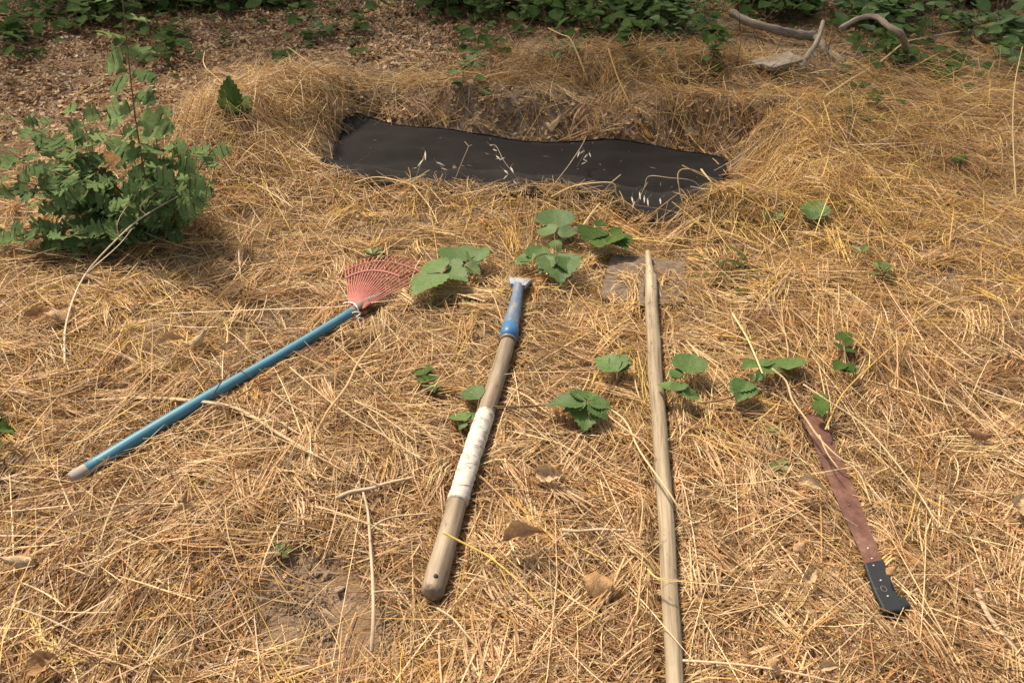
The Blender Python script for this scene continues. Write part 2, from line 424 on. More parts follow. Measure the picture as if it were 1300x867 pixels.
# ------------------------------------------------------------------ where the tools lie (polylines over the ground)
def clear_mask(x, y):
    """0 on a tool, 1 away from it"""
    m = np.ones(np.shape(x))
    for pts, w in LINES:
        for a, b in zip(pts, pts[1:]):
            ax, ay, bx, by = a.x, a.y, b.x, b.y
            l2 = (bx-ax)**2+(by-ay)**2
            t = np.clip(((x-ax)*(bx-ax)+(y-ay)*(by-ay))/l2, 0, 1)
            d = np.hypot(x-ax-t*(bx-ax), y-ay-t*(by-ay))
            m = np.minimum(m, sstep(w*.55, w*1.5, d))
    return m

CLOTH_TOP = [(408, 210), (424, 190), (436, 160), (446, 154), (468, 153), (520, 165), (600, 172), (680, 186), (760, 182), (800, 186), (860, 196), (912, 202), (921, 216)]
CLOTH_BOT = [(410, 216), (440, 240), (500, 248), (560, 250), (600, 252), (650, 254), (700, 254), (760, 266), (795, 284), (830, 288), (860, 276), (900, 252), (919, 226)]
CLOTH_VIS = [(408, 212), (446, 152), (520, 165), (600, 172), (680, 186), (760, 182), (860, 196), (912, 202), (921, 218), (900, 240), (868, 258), (850, 282), (812, 282), (795, 262), (750, 256), (720, 240), (640, 244), (560, 240), (470, 238)]

# ------------------------------------------------------------------ straw: big numpy ribbons
PAL = np.array([(.60, .375, .130), (.75, .56, .34), (.49, .285, .125), (.31, .18, .085), (.56, .42, .26), (.44, .25, .12), (.18, .10, .06), (.72, .52, .14)])
def tints(x, y, n, pale=0.0):
    px, py, _ = proj(x, np.maximum(y, .4), H(x, y))
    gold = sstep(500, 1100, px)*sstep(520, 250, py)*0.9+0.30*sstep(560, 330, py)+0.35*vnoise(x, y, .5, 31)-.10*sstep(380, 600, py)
    yel = np.clip(vnoise(x, y, .3, 35)*2-.5, 0, 1)*2
    drk = np.clip(vnoise(x, y, .26, 33)+.5*vnoise(x, y, .1, 34), 0, 1)
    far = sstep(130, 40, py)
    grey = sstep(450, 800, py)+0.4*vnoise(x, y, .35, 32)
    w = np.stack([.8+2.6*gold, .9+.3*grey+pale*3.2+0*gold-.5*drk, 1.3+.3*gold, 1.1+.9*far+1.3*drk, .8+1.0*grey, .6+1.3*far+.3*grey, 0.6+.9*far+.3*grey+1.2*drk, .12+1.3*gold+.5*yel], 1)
    w = np.clip(w, .02, None); w /= w.sum(1, keepdims=True)
    c = np.cumsum(w, 1); r = rng.random(n)[:, None]
    k = (r > c).sum(1).clip(0, len(PAL)-1)
    col = PAL[k]*rng.uniform(.72, 1.2, (n, 1))*rng.uniform(.94, 1.06, (n, 3))
    return np.clip(col, 0, .8)
def sample_xy(n, ymin=0.75, ymax=7.4, p=1.35):
    """ground positions, denser towards the viewer"""
    u = rng.random(n); a = ymin**(1-p); b = ymax**(1-p)
    y = (a+u*(b-a))**(1/(1-p))
    half = 0.70*(y*CP+CAM_H*SP)+0.45
    return rng.uniform(-1, 1, n)*half, y
def ribbons(name, x, y, L, Wd, az, off0, off1, arch, curl, tint, seg=3, roll=1.2, cross=False, hang=True):
    """every straw is a bent, rolled ribbon that follows the terrain"""
    n = len(x); s = np.linspace(-.5, .5, seg+1)
    dx, dy = np.sin(az), np.cos(az)
    lx, ly = dy, -dx
    SX = x[:, None]+dx[:, None]*s*L[:, None]+lx[:, None]*(curl[:, None]*(s**2-.08)*L[:, None])
    SY = y[:, None]+dy[:, None]*s*L[:, None]+ly[:, None]*(curl[:, None]*(s**2-.08)*L[:, None])
    cm = clear_mask(SX, SY)
    g = H(SX, SY)
    t = s+.5
    off = off0[:, None]*(1-t)+off1[:, None]*t+arch[:, None]*(1-(2*s)**2)*L[:, None]
    # stiff straw spans hollows: blend towards its own chord
    chord = g[:, :1]*(1-t)+g[:, -1:]*t
    gg = np.maximum(g-.006, g*.3+chord*.7)
    off = off*(0.18+.82*cm)
    SZ = gg+off+.002
    ra = rng.uniform(-roll, roll, n)
    wx, wy, wz = lx*np.cos(ra), ly*np.cos(ra), np.sin(ra)
    prof = np.ones(seg+1); prof[-1] = .35; prof[0] = .7
    hw = (Wd[:, None]*.5*prof)
    A = np.stack([SX-wx[:, None]*hw, SY-wy[:, None]*hw, SZ-wz[:, None]*hw], -1)
    B = np.stack([SX+wx[:, None]*hw, SY+wy[:, None]*hw, SZ+wz[:, None]*hw], -1)
    co = np.stack([A, B], 2).reshape(n, (seg+1)*2, 3)
    base = (np.arange(n)*(seg+1)*2)[:, None, None]
    k = np.arange(seg)[None, :, None]*2
    q = (base+k+np.array([0, 1, 3, 2])[None, None, :]).reshape(-1, 4).astype(np.int32)
    me = bpy.data.meshes.new(name)
    me.vertices.add(co.shape[0]*co.shape[1]); me.vertices.foreach_set('co', co.astype(np.float32).ravel())
    me.loops.add(q.size); me.loops.foreach_set('vertex_index', q.ravel())
    me.polygons.add(len(q)); me.polygons.foreach_set('loop_start', np.arange(0, q.size, 4, dtype=np.int32))
    me.update(calc_edges=True)
    a = me.attributes.new('tint', 'FLOAT_COLOR', 'POINT')
    c4 = np.ones((n, (seg+1)*2, 4), np.float32); c4[:, :, :3] = tint[:, None, :]
    a.data.foreach_set('color', c4.ravel())
    me.materials.append(M['straw'])
    return me
def keep_mask(x, y, L=None, az=None, strict=True):
    px, py, _ = proj(x, np.maximum(y, .4), H(x, y))
    jx, jy = 7*vnoise(x, y, .07, 81), 6*vnoise(x, y, .07, 82)
    k = ~in_poly(px+jx, py+jy, CLOTH_VIS)
    if L is not None:
        for sg in (-.45, .45):
            qx = x+np.sin(az)*L*sg; qy = y+np.cos(az)*L*sg
            ax, ay, _ = proj(qx, np.maximum(qy, .4), H(qx, qy))
            k &= ~in_poly(ax+jx, ay+jy, CLOTH_VIS) | (rng.random(len(x)) < .16)
    dirt = 1.35*np.exp(-((px-465)/115)**2-((py-805)/85)**2)+1.2*np.exp(-((px-385)/60)**2-((py-755)/60)**2)+.35*vnoise(x, y, .06, 83)
    k &= rng.random(len(x)) > np.minimum(dirt, .978)
    # leaf litter takes over at the top left
    lit = litter_zone(px, py)
    k &= rng.random(len(x)) > lit*.72
    return k
def litter_zone(px, py):
    edge = np.interp(px, [0, 200, 300, 420, 560, 620, 760, 900, 1000, 1300], [190, 150, 80, 85, 95, 65, 35, 20, 30, 30])
    return sstep(edge+18, edge-22, py+8*np.sin(px*.05))
def flow(x, y):
    return 2.6*vnoise(x, y, .55, 41)+1.2*vnoise(x, y, .2, 42)+math.pi/2*.6

def mat_layer(name, n, L, Wd, offs, archmax, seg, pale=0.0, roll=1.2, coh=.5, ymax=7.4, curl_sd=.14, thin=0.0):
    x, y = sample_xy(n, ymax=ymax)
    az = np.where(rng.random(n) < coh, flow(x, y)+rng.normal(0, .45, n), rng.uniform(0, 2*math.pi, n))
    Ls = rng.gamma(3.0, L/3.0, n).clip(L*.3, L*3.2)
    k = keep_mask(x, y, Ls, az)
    if thin: k &= rng.random(len(x)) > thin*sstep(.05, .7, vnoise(x, y, .21, 71)+.4*vnoise(x, y, .08, 72))
    x, y, az, Ls = x[k], y[k], az[k], Ls[k]; n = len(x)
    sc = 1+.12*np.clip(y-2, 0, 4)/1.5
    Ws = rng.uniform(.55, 1.35, n)*Wd*sc
    o0 = rng.random(n)**1.5*offs; o1 = rng.random(n)**1.5*offs
    a = rng.uniform(-.02, archmax, n)
    c = rng.normal(0, curl_sd, n)
    me = ribbons(name, x, y, Ls, Ws, az, o0, o1, a, c, tints(x, y, n, pale), seg, roll)
    return link(name, me, kind='stuff', label=None) if False else link(name, me)
o = mat_layer('dry_grass', 125000, .075, .0021, .028, .07, 3, coh=.4, curl_sd=.25, thin=.75)
o['kind'] = 'stuff'; o['label'] = 'matted dry golden straw and dead grass covering the whole clearing'; o['category'] = 'dry grass'
o = mat_layer('straw_chaff', 150000, .022, .0027, .036, .04, 1, coh=.1, pale=.25, thin=.4)
o['kind'] = 'stuff'; o['label'] = 'short broken bits of straw chaff strewn through the dead grass'; o['category'] = 'chaff'
o = mat_layer('straw_stems', 60000, .15, .0021, .055, .035, 3, pale=.6, coh=.3, curl_sd=.08, thin=.5)
o['kind'] = 'stuff'; o['label'] = 'longer pale straw stems crisscrossing on top of the matted grass'; o['category'] = 'straw'
# heaps of longer straw on the rims of the trench, some stalks standing
def heap():
    xs, ys, azs, Ls, o0, o1, ar = [], [], [], [], [], [], []
    def patch(cx, cy, sx, sy, n, L, up, a0=0, sp=3.2):
        xs.append(rng.normal(cx, sx, n)); ys.append(rng.normal(cy, sy, n)); azs.append(a0+rng.uniform(-sp, sp, n))
        Ls.append(rng.uniform(.5, 1.5, n)*L); o0.append(rng.random(n)*.05); o1.append(rng.random(n)**2*up); ar.append(rng.uniform(-.02, .07, n))
    patch(-1.38, 3.70, .22, .42, 6500, .20, .16); patch(-1.2, 4.35, .3, .2, 1800, .18, .12)
    patch(0.9, 4.85, .7, .16, 4500, .18, .15); patch(-.35, 3.28, .55, .11, 8000, .13, .06); patch(-.9, 3.45, .2, .12, 1500, .13, .06)
    patch(.65, 3.08, .38, .10, 5500, .14, .06); patch(1.5, 3.5, .3, .4, 4200, .18, .10)
    patch(2.3, 4.1, .6, .5, 3500, .20, .16); patch(2.6, 2.6, .5, .5, 2500, .18, .08)
    patch(-.9, 1.35, .5, .3, 1500, .22, .08); patch(1.1, 2.0, .15, .2, 700, .2, .10, 0, .7)
    patch(-.3, 4.72, .6, .07, 1800, .15, .08)
    x, y, az, L = map(np.concatenate, (xs, ys, azs, Ls)); o0, o1, ar = map(np.concatenate, (o0, o1, ar))
    px, py, _ = proj(x, y, H(x, y))
    k = keep_mask(x, y, L*.8, az) & (y > .8)
    x, y, az, L, o0, o1, ar = (v[k] for v in (x, y, az, L, o0, o1, ar)); n = len(x)
    W_ = rng.uniform(.6, 1.4, n)*.0024
    return ribbons('straw_heap', x, y, L, W_, az, o0, o1, ar, rng.normal(0, .12, n), tints(x, y, n, .4), 4)
o = mat_layer('broken_stalks', 13000, .045, .0048, .045, .02, 1, coh=.1, pale=1.6, curl_sd=.02, ymax=6.5, roll=.6)
o['kind'] = 'stuff'; o['label'] = 'coarse broken pieces of bleached stalk scattered over the straw'; o['category'] = 'straw'
o = mat_layer('long_straws', 4800, .26, .0026, .07, .02, 3, coh=.2, pale=1.2, curl_sd=.06, ymax=6.0)
o['kind'] = 'stuff'; o['label'] = 'long loose bleached straws lying over everything in the foreground'; o['category'] = 'straw'
def bundles():
    nb, per = 2300, 22
    bx, by = sample_xy(nb, ymax=6.6, p=1.2); ba = rng.uniform(0, 6.283, nb); bl = rng.uniform(.06, .17, nb); bs = rng.uniform(.008, .03, nb)
    rep = lambda v: np.repeat(v, per)
    n = nb*per; a0 = rep(ba); off = rng.normal(0, 1, n)*rep(bs); al = rng.normal(0, .3, n)*rep(bl)
    x = rep(bx)+np.cos(a0)*off+np.sin(a0)*al; y = rep(by)-np.sin(a0)*off+np.cos(a0)*al
    az = a0+rng.normal(0, .13, n)+rep(rng.normal(0, .1, nb)); L = rep(bl)*rng.uniform(.5, 1.4, n)
    tn = tints(x, y, n, .5)*.45+np.repeat(tints(bx, by, nb, .5)*np.array([1, .94, .90]), per, axis=0)*.56
    cu = rep(rng.normal(0, .22, nb)); o0 = rep(rng.uniform(.01, .04, nb))+rng.uniform(0, .012, n); o1 = rep(rng.uniform(.005, .03, nb))+rng.uniform(0, .012, n)
    k = keep_mask(x, y, L, az)
    x, y, az, L, cu, o0, o1, tn = (v[k] for v in (x, y, az, L, cu, o0, o1, tn)); n = len(x)
    return ribbons('straw_clumps', x, y, L, rng.uniform(.0018, .0042, n), az, o0, o1, rng.uniform(0, .06, n), cu, np.clip(tn, 0, .8), 3, roll=.8)
link('straw_clumps', bundles(), kind='stuff', label='flattened clumps of broad straw blades lying side by side in the dead grass', category='straw')
link('straw_heap', heap(), kind='stuff', label='tousled heaps of golden straw on the rims of the trench', category='straw')

# leaf litter far left and under the straw of the trench walls
def litter(name, n, region, size, cols):
    x, y = region(n)
    n = len(x); s = rng.uniform(.5, 1.3, n)*size; az = rng.uniform(0, 6.283, n)
    wd = s*rng.uniform(.3, .6, n); z = H(x, y)+rng.random(n)**1.5*.022+.003
    tilt = rng.normal(0, .35, n); tilt2 = rng.normal(0, .35, n); curl = rng.uniform(.1, .45, n)*s
    dx, dy = np.sin(az), np.cos(az); lx, ly = dy, -dx
    rows = [(-.5, .25, 1), (-.1, 1, 0), (.3, .8, .1), (.5, .08, 1)]
    co = np.zeros((n, 8, 3))
    for i, (sv, w, c) in enumerate(rows):
        for j, sg in enumerate((-1, 1)):
            u = sv*s; v = sg*w*wd*.5
            co[:, i*2+j, 0] = x+dx*u+lx*v; co[:, i*2+j, 1] = y+dy*u+ly*v
            co[:, i*2+j, 2] = z+u*tilt+v*tilt2+curl*c*.5
    q = ((np.arange(n)*8)[:, None, None]+np.array([[0, 1, 3, 2], [2, 3, 5, 4], [4, 5, 7, 6]])[None]).reshape(-1, 4).astype(np.int32)
    me = bpy.data.meshes.new(name)
    me.vertices.add(n*8); me.vertices.foreach_set('co', co.astype(np.float32).ravel())
    me.loops.add(q.size); me.loops.foreach_set('vertex_index', q.ravel())
    me.polygons.add(len(q)); me.polygons.foreach_set('loop_start', np.arange(0, q.size, 4, dtype=np.int32))
    me.update(calc_edges=True)
    a = me.attributes.new('tint', 'FLOAT_COLOR', 'POINT')
    c = np.array(cols)[rng.integers(0, len(cols), n)]*rng.uniform(.6, 1.25, (n, 1))
    c4 = np.ones((n, 8, 4), np.float32); c4[:, :, :3] = c[:, None, :]; a.data.foreach_set('color', c4.ravel())
    me.materials.append(M['straw']); return me
LC = [(.50, .30, .15), (.38, .21, .10), (.56, .38, .21), (.27, .14, .07), (.62, .48, .31), (.44, .25, .12), (.20, .11, .06)]
def reg_top(n):
    x = rng.uniform(-5.2, 5.2, n); y = rng.uniform(2.8, 7.6, n)
    px, py, _ = proj(x, y, H(x, y)); k = rng.random(n) < litter_zone(px, py)*.98+.02
    return x[k], y[k]
link('leaf_litter', litter('leaf_litter', 130000, reg_top, .036, LC), kind='stuff',
     label='reddish brown leaf litter in the shade behind the straw', category='leaf litter')
def reg_wall(n):
    s = rng.uniform(-TL-.1, TL+.15, n); t = TW*1.0+rng.normal(-.08, .12, n)
    x = TC[0]+s*math.cos(TA)-t*math.sin(TA); y = TC[1]+s*math.sin(TA)+t*math.cos(TA)
    px, py, _ = proj(x, y, H(x, y)); k = ~in_poly(px, py, CLOTH_VIS)
    return x[k], y[k]
link('trench_litter', litter('trench_litter', 1500, reg_wall, .035, LC+[(.5, .4, .28)]), kind='stuff',
     label='dead leaves and chips along the back wall of the trench', category='leaf litter')
def reg_near(n):
    x, y = sample_xy(n); k = keep_mask(x, y) & (rng.random(len(x)) < .5+.5*vnoise(x, y, .3, 50))
    return x[k], y[k]
link('leaf_crumbs', litter('leaf_crumbs', 5200, reg_near, .022, LC+[(.5, .36, .2)]), kind='stuff',
     label='crumbled bits of dead leaf scattered in the straw', category='leaf litter')

# crumbs of dry earth in the bare patch
def crumbs():
    vs, fs = [], []
    r = random.Random(3)
    for i in range(2600):
        if i < 2100: px, py = r.gauss(455, 75), r.gauss(800, 50)
        else: px, py = r.gauss(360, 35), r.gauss(755, 35)
        if py < 640: continue
        p = PZ(px, py, 0); s = abs(r.gauss(0, .0026))+.0012
        if i % 60 == 0: s *= 2.6
        z = gz(p.x, p.y)+s*.3; b = len(vs)
        for d in ((1, 0, 0), (-1, 0, 0), (0, 1, 0), (0, -1, 0), (0, 0, 1), (0, 0, -1)):
            vs.append((p.x+d[0]*s*r.uniform(.6, 1.4)+r.uniform(-.3, .3)*s, p.y+d[1]*s*r.uniform(.6, 1.4), z+d[2]*s*r.uniform(.5, .9)))
        for f in ((0, 2, 4), (2, 1, 4), (1, 3, 4), (3, 0, 4), (2, 0, 5), (1, 2, 5), (3, 1, 5), (0, 3, 5)):
            fs.append(tuple(b+k for k in f))
    return mesh('earth_crumbs', vs, fs, M['clod'], smooth=False)
link('earth_crumbs', crumbs(), kind='stuff', label='loose crumbs of dry earth in the bare patch at the bottom', category='soil')
def rock(px, py, w, h, label, cat='stone', name='stone', m=None, hh=None, seed=0):
    p = P(px, py, 0); s = depth_of(p)/FPX*w*.5
    bm = bmesh.new(); bmesh.ops.create_icosphere(bm, subdivisions=4, radius=1)
    r = np.random.default_rng(seed); q = r.normal(size=(16, 3))
    for v in bm.verts:
        k = 1
        for a in q:
            a_ = Vector(a).normalized(); d = v.co.dot(a_)
            if d > .5: k *= .5/d
        v.co *= 1.5*k*(1+.05*math.sin(v.co.x*9+v.co.y*7)+r.uniform(-.025, .025))
        v.co = Vector((v.co.x*s, v.co.y*s*h/w*1.35, v.co.z*(hh or s*.6)))
    me = bpy.data.meshes.new(name); bm.to_mesh(me); bm.free(); me.materials.append(m or M['clod'])
    o = link(name, me, label=label, category=cat); o.location = (p.x, p.y, gz(p.x, p.y)+s*.12); o.rotation_euler.z = seed
    return o
rock(430, 750, 30, 22, 'large clod of dry earth left of the blunt end of the mattock handle', 'clod', 'earth_clod', seed=1)
rock(386, 860, 48, 16, 'grey brown clod cut off by the bottom edge of the photo', 'clod', 'earth_clod', seed=2)
rock(455, 778, 24, 14, 'small pale clod of earth on the bare patch beside the upright twig', 'clod', 'earth_clod', seed=4)
rock(643, 349, 22, 14, 'small pale tan stone just above the blue steel hoe head', 'stone', 'stone', M['paleleaf'], seed=5)

# ------------------------------------------------------------------ black cloth in the trench
def cloth():
    def Hc(x, y): return np.maximum(H(x, y)+.012, -TD+.045+.012*np.sin(3.1*np.asarray(x)+2)+.02*sstep(-.9, -1.2, x))
    n, m_ = 90, 26
    def curve(pts, hf):
        w = [P(a, b, 0, hf) for a, b in pts]; c = catmull(w, 10)
        d = [0]
        for a, b in zip(c, c[1:]): d.append(d[-1]+(b-a).length)
        out = []
        for i in range(n+1):
            t = d[-1]*i/n; k = max(j for j in range(len(d)) if d[j] <= t+1e-9); k = min(k, len(c)-2)
            f = (t-d[k])/max(d[k+1]-d[k], 1e-9); out.append(c[k].lerp(c[k+1], f))
        return out
    T = curve(CLOTH_TOP, Hc); B = curve(CLOTH_BOT, Hc)
    V, F = [], []
    for i in range(n+1):
        for j in range(m_+1):
            t = j/m_; p = T[i].lerp(B[i], t)
            z = float(Hc(p.x, p.y))
            wr = .014*(1-2*abs(float(vnoise(p.x*.6, p.y*1.4, .16, 62))))*.6+.010*float(vnoise(p.x*.5, p.y*2.2, .11, 60))+.007*math.sin(9*p.y+5*p.x)+.004*float(vnoise(p.x, p.y, .05, 61))
            edge = .008*math.exp(-(t/.06)**2)*(1+math.sin(p.x*11))*.6
            V.append(Vector((p.x, p.y, z+.012+wr*min(1, 4*t+.3)+edge)))
    for i in range(n):
        for j in range(m_):
            a = i*(m_+1)+j; F.append((a, a+1, a+m_+2, a+m_+1))
    # hem: a doubled edge rolled under along the top and left
    org = Vector((TC[0], TC[1], -TD)); V = [v-org for v in V]
    t = thing('trench_cloth', 'smooth black fabric sheet lying in the bottom of the straw-edged trench', 'cloth', org)
    o = link('sheet', mesh('sheet', V, F, M['cloth']), t)
    mo = o.modifiers.new('thickness', 'SOLIDIFY'); mo.thickness = .004
    pts = [V[i*(m_+1)]+org+Vector((0, 0, .002)) for i in range(0, n+1, 3)]
    add_tube('hem', pts, [.003]*len(pts), M['cloth'], t, 6)
cloth()
def cloth_debris():
    n = 420; x = rng.uniform(-1.1, 1.25, n); y = rng.uniform(3.1, 4.6, n)
    px, py, _ = proj(x, y, -TD+.05); k = in_poly(px, py, CLOTH_VIS) & (rng.random(n) < np.clip(.12+.25*sstep(180, 250, py), 0, 1)); x, y = x[k], y[k]
    geo = []; r = random.Random(8)
    for a, b in zip(x, y):
        z = max(float(H(a, b))+.012, -TD+.045+.012*math.sin(3.1*a+2))+.030
        an = r.uniform(0, 6.28); L = r.uniform(.006, .035)
        p = Vector((a, b, z)); q = p+Vector((math.cos(an)*L, math.sin(an)*L, r.uniform(-.002, .006)))
        geo.append(tube([p, p.lerp(q, .5), q], [.0011, .0014, .0008], 4, caps=False))
    v, f, t = join_geo(geo)
    return mesh('cloth_debris', v, f, M['straw'], t, (.55, .40, .24))
link('cloth_debris', cloth_debris(), kind='stuff', label='scattered bits of chaff fallen on the black cloth', category='chaff')

# ------------------------------------------------------------------ rake
def rake():
    org = Vector((RAKE_A.x, RAKE_A.y, gz(RAKE_A.x, RAKE_A.y)))
    t = thing('leaf_rake', 'small leaf rake with a faded red plastic fan and a pale blue painted handle', 'rake', org)
    A, B = RAKE_A, RAKE_B; d = B-A
    r0, r1 = .0185, .0150
    k = .04
    pts = [A+d*(k+(1-k)*i/24)+Vector((0, 0, .004*math.sin(i*.25))) for i in range(25)]
    add_tube('handle', pts, [r0+(r1-r0)*i/24 for i in range(25)], M['blue_paint'], t, 20, wob=.012)
    pts = [A+d*(k*1.02*i/5) for i in range(6)]
    add_tube('handle_end', pts, [r0*.93, r0*.985, r0, r0*1.005, r0*1.005, r0*1.003], M['worn_end'], t, 20, wob=.012, props={'label': 'worn bare grey end of the handle'})
    C = PZ(458, 386, .052); D = PZ(488, 371, .048)
    add_tube('socket', [B-d*.01, B.lerp(C, .5), C, C.lerp(D, .5), D], [.0158, .0165, .017, .012, .006], M['grey_socket'], t, 12, flat=.7)
    # fan
    base = PZ(452, 389, .052)
    tips = []
    ntine = 21
    fan = PZ(438, 340, .02); fan2 = PZ(560, 344, .02); mid = PZ(494, 327, .02)
    for i in range(ntine):
        u = i/(ntine-1)
        # tip curve: quadratic through the three fan points
        e = fan*(1-u)**2+2*u*(1-u)*(2*mid-(fan+fan2)*.5)+fan2*u**2
        e = fan*(1-u)*(1-2*u)+mid*4*u*(1-u)+fan2*u*(2*u-1)
        b = base+Vector(((u-.5)*.05, (.5-u)*.03, 0))
        h0 = Vector((0, 0, .028*math.sin(3*u)))
        f = (e-b)
        p = [b, b+f*.3+Vector((0, 0, .008)), b+f*.62+Vector((0, 0, .012)), b+f*.9+Vector((0, 0, .010)), e+Vector((0, 0, -.002)), e+f*.02-Vector((0, 0, .022))]
        p = catmull([q+h0*.25 for q in p], 3)
        nn = len(p); wb = Vector((math.sin(i*5.1)*.006, math.cos(i*3.7)*.006, math.sin(i*2.3)*.004)); p = [q_+wb*(j/nn)**2 for j, q_ in enumerate(p)]
        rr = [.0030-.0009*j/nn for j in range(nn)]
        add_tube('tine', p, rr, M['red_plastic'], t, 6, flat=.6)
        tips.append((b+h0*.25, f))
    for fr, rad, nm in ((.60, .0055, 'crossbar'), (.80, .0030, 'crossbar')):
        p = [b+f*fr+Vector((0, 0, .014)) for b, f in tips]
        if nm == 'crossbar' and fr < .7: p = p[:18]
        add_tube(nm, catmull(p[::2]+([p[-1]] if (len(p)-1) % 2 else []), 3), [rad]*len(catmull(p[::2]+([p[-1]] if (len(p)-1) % 2 else []), 3)), M['red_plastic'], t, 6, flat=.6)
    # solid web between the tine roots
    V = []; F = []
    for i, (b, f) in enumerate(tips):
        V += [b-t.location+Vector((0, 0, .001)), b+f*.10-t.location+Vector((0, 0, .008)), b-t.location-Vector((0, 0, .003)), b+f*.10-t.location+Vector((0, 0, .004))]
        if i:
            a = 4*i; p_ = a-4
            F += [(p_, a, a+1, p_+1), (p_+2, p_+3, a+3, a+2), (p_+1, a+1, a+3, p_+3)]
    link('fan_web', mesh('fan_web', V, F, M['red_plastic']), t)
    w = [PZ(436, 385, .06), PZ(443, 384, .075), PZ(450, 386, .078), PZ(454, 392, .07), PZ(456, 400, .04)]
    add_tube('wire_tie', catmull(w, 5), [.0024]*21, M['wire'], t, 6)
    w = [PZ(446, 398, .06), PZ(452, 396, .075), PZ(458, 398, .06), PZ(452, 403, .05), PZ(460, 404, .04)]
    add_tube('wire_tie', catmull(w, 5), [.0022]*21, M['wire'], t, 6)
rake()

# ------------------------------------------------------------------ mattock / narrow hoe with taped wooden handle
def mattock():
    org = Vector((HOE_A.x, HOE_A.y, gz(HOE_A.x, HOE_A.y)))
    t = thing('mattock', 'mattock with blue steel socket and stout wooden handle wrapped in white tape', 'mattock', org)
    px = [(549, 752, 17.5, .040), (556, 726, 18, .041), (566, 690, 16.0, .042), (576, 654, 14.8, .043), (590, 606, 14, .045), (606, 556, 13.5, .048), (620, 514, 12.8, .050), (634, 470, 12.0, .053), (646, 430, 10.8, .055)]
    W_ = [PZ(a, b, z) for a, b, r, z in px]; R = [depth_of(w)/FPX*r*.86 for w, (a, b, r, z) in zip(W_, px)]
    def seg(i0, i1, grow=1.0, f0=0, f1=0, n=6):
        c = catmull(W_, n); r = np.interp(np.arange(len(c))/n, np.arange(len(R)), R)
        a = int(round((i0+f0)*n)); b = int(round((i1+f1)*n))
        return c[a:b+1], [x*grow for x in r[a:b+1]]
    c, r = seg(0, 8, 1.0)
    add_tube('handle', c, r, M['wood_handle'], t, 24, wob=.010)
    # tape: overlapping uneven wraps, one mesh of ridges plus loose flaps
    n = 18; c = catmull(W_, n); rr = np.interp(np.arange(len(c))/n, np.arange(len(R)), R)
    a, b = int(3.35*n), int(5.8*n); cc = c[a:b]; rs = []
    rd = random.Random(5)
    for j, q in enumerate(cc):
        saw = (j % 7)/7
        rs.append(rr[a+j]*(1.02+.05*saw+.035*rd.random())+rd.uniform(0, .0010))
    rs = [q*(1+.02*math.sin(j*.9)*math.sin(j*.37)) for j, q in enumerate(rs)]
    add_tube('tape_wrap', cc, rs, M['white_tape'], t, 22, wob=.05, caps=False)
    for j in (6, 16, 24, 35):
        p0 = cc[j]; tan = (cc[j+1]-cc[j-1]).normalized(); side = tan.cross(Vector((0, 0, 1))).normalized(); up = side.cross(tan)
        rad = rs[j]*1.0; arc = []
        for k in range(10):
            an = math.radians(-60+17*k); arc.append(p0+side*math.sin(an)*rad+up*math.cos(an)*rad+tan*(.004*k-.02))
        add_tube('tape_fold', arc, [.0004+.0007*math.sin(k*.35) for k in range(10)], M['white_tape'], t, 6, flat=.6)
    # nail hole near the butt
        tan = (W_[1]-W_[0]).normalized(); c0 = W_[0]+(W_[1]-W_[0])*.45; view = (Vector((0, 0, CAM_H))-c0).normalized()
    nrm = (view-tan*view.dot(tan)).normalized(); side = tan.cross(nrm)
    h = c0+(nrm*.95-side*.10).normalized()*(R[0]*1.0-.0025)
    add_tube('nail_hole', [h, h+nrm*.0042], [.0055, .0055], M['black_scale'], t, 10, caps=False, props={'label': 'dark round hole near the butt of the handle'})
    # socket
    A = W_[-1]; pts = [(645, 433, .055, 11.2), (648, 414, .056, 10.6), (652, 398, .057, 9.4), (655, 384, .059, 7.6), (657, 372, .061, 7.0), (658, 364, .063, 7.4)]
    w = [PZ(a_, b_, z) for a_, b_, z, r_ in pts]; r = [depth_of(q)/FPX*p_[3] for q, p_ in zip(w, pts)]
    add_tube('tape_band', [w[0].lerp(w[1], .05), w[0].lerp(w[1], .5), w[0].lerp(w[1], .9)], [r[0]*1.04, r[0]*1.03, r[1]*1.05], M['blue_tape'], t, 20, caps=False, props={'label': 'bright blue tape band at the foot of the socket'})
    e = A+(w[0]-A)*.5; tn = (w[1]-w[0]).normalized()
    add_tube('ferrule_ring', [w[0]-tn*.008, w[0]-tn*.003], [r[0]*1.03, r[0]*1.03], M['brown_twig'], t, 20, caps=False)
    c = catmull(w, 4); rr = list(np.interp(np.arange(len(c))/4, np.arange(len(r)), r))
    add_tube('socket', c, rr, M['blue_steel'], t, 20, wob=.012)
    # blade: pale flange seen from behind, then turning down into the straw
    s = depth_of(w[-1])/FPX; c0 = w[-1]
    fw = Vector((.22, .97, 0)); sd_ = Vector((.97, -.22, 0))
    V = []; prof = [(-.008, .027, .006, .016), (.014, .037, .014, .014), (.042, .041, .004, .014), (.062, .043, -.045, .010), (.075, .048, -.10, .006)]
    for f_, w_, z_, th in prof:
        for a_, b_ in ((-1, 1), (1, 1), (1, -1), (-1, -1)):
            V.append(c0+fw*f_+sd_*(a_*w_)+Vector((0, 0, z_+(th*.5 if b_ > 0 else -th*.5)))-t.location)
    F = [(3, 2, 1, 0)]
    for i in range(len(prof)-1):
        for k in range(4): F.append((i*4+k, i*4+(k+1) % 4, i*4+4+(k+1) % 4, i*4+4+k))
    F.append(tuple(range(len(V)-4, len(V))))
    o = link('blade', mesh('blade', V, F, M['pale_steel'], [(v.x, v.y, v.z) for v in V], smooth=False), t)
    bv = o.modifiers.new('bevel', 'BEVEL'); bv.width = .003; bv.segments = 2
mattock()

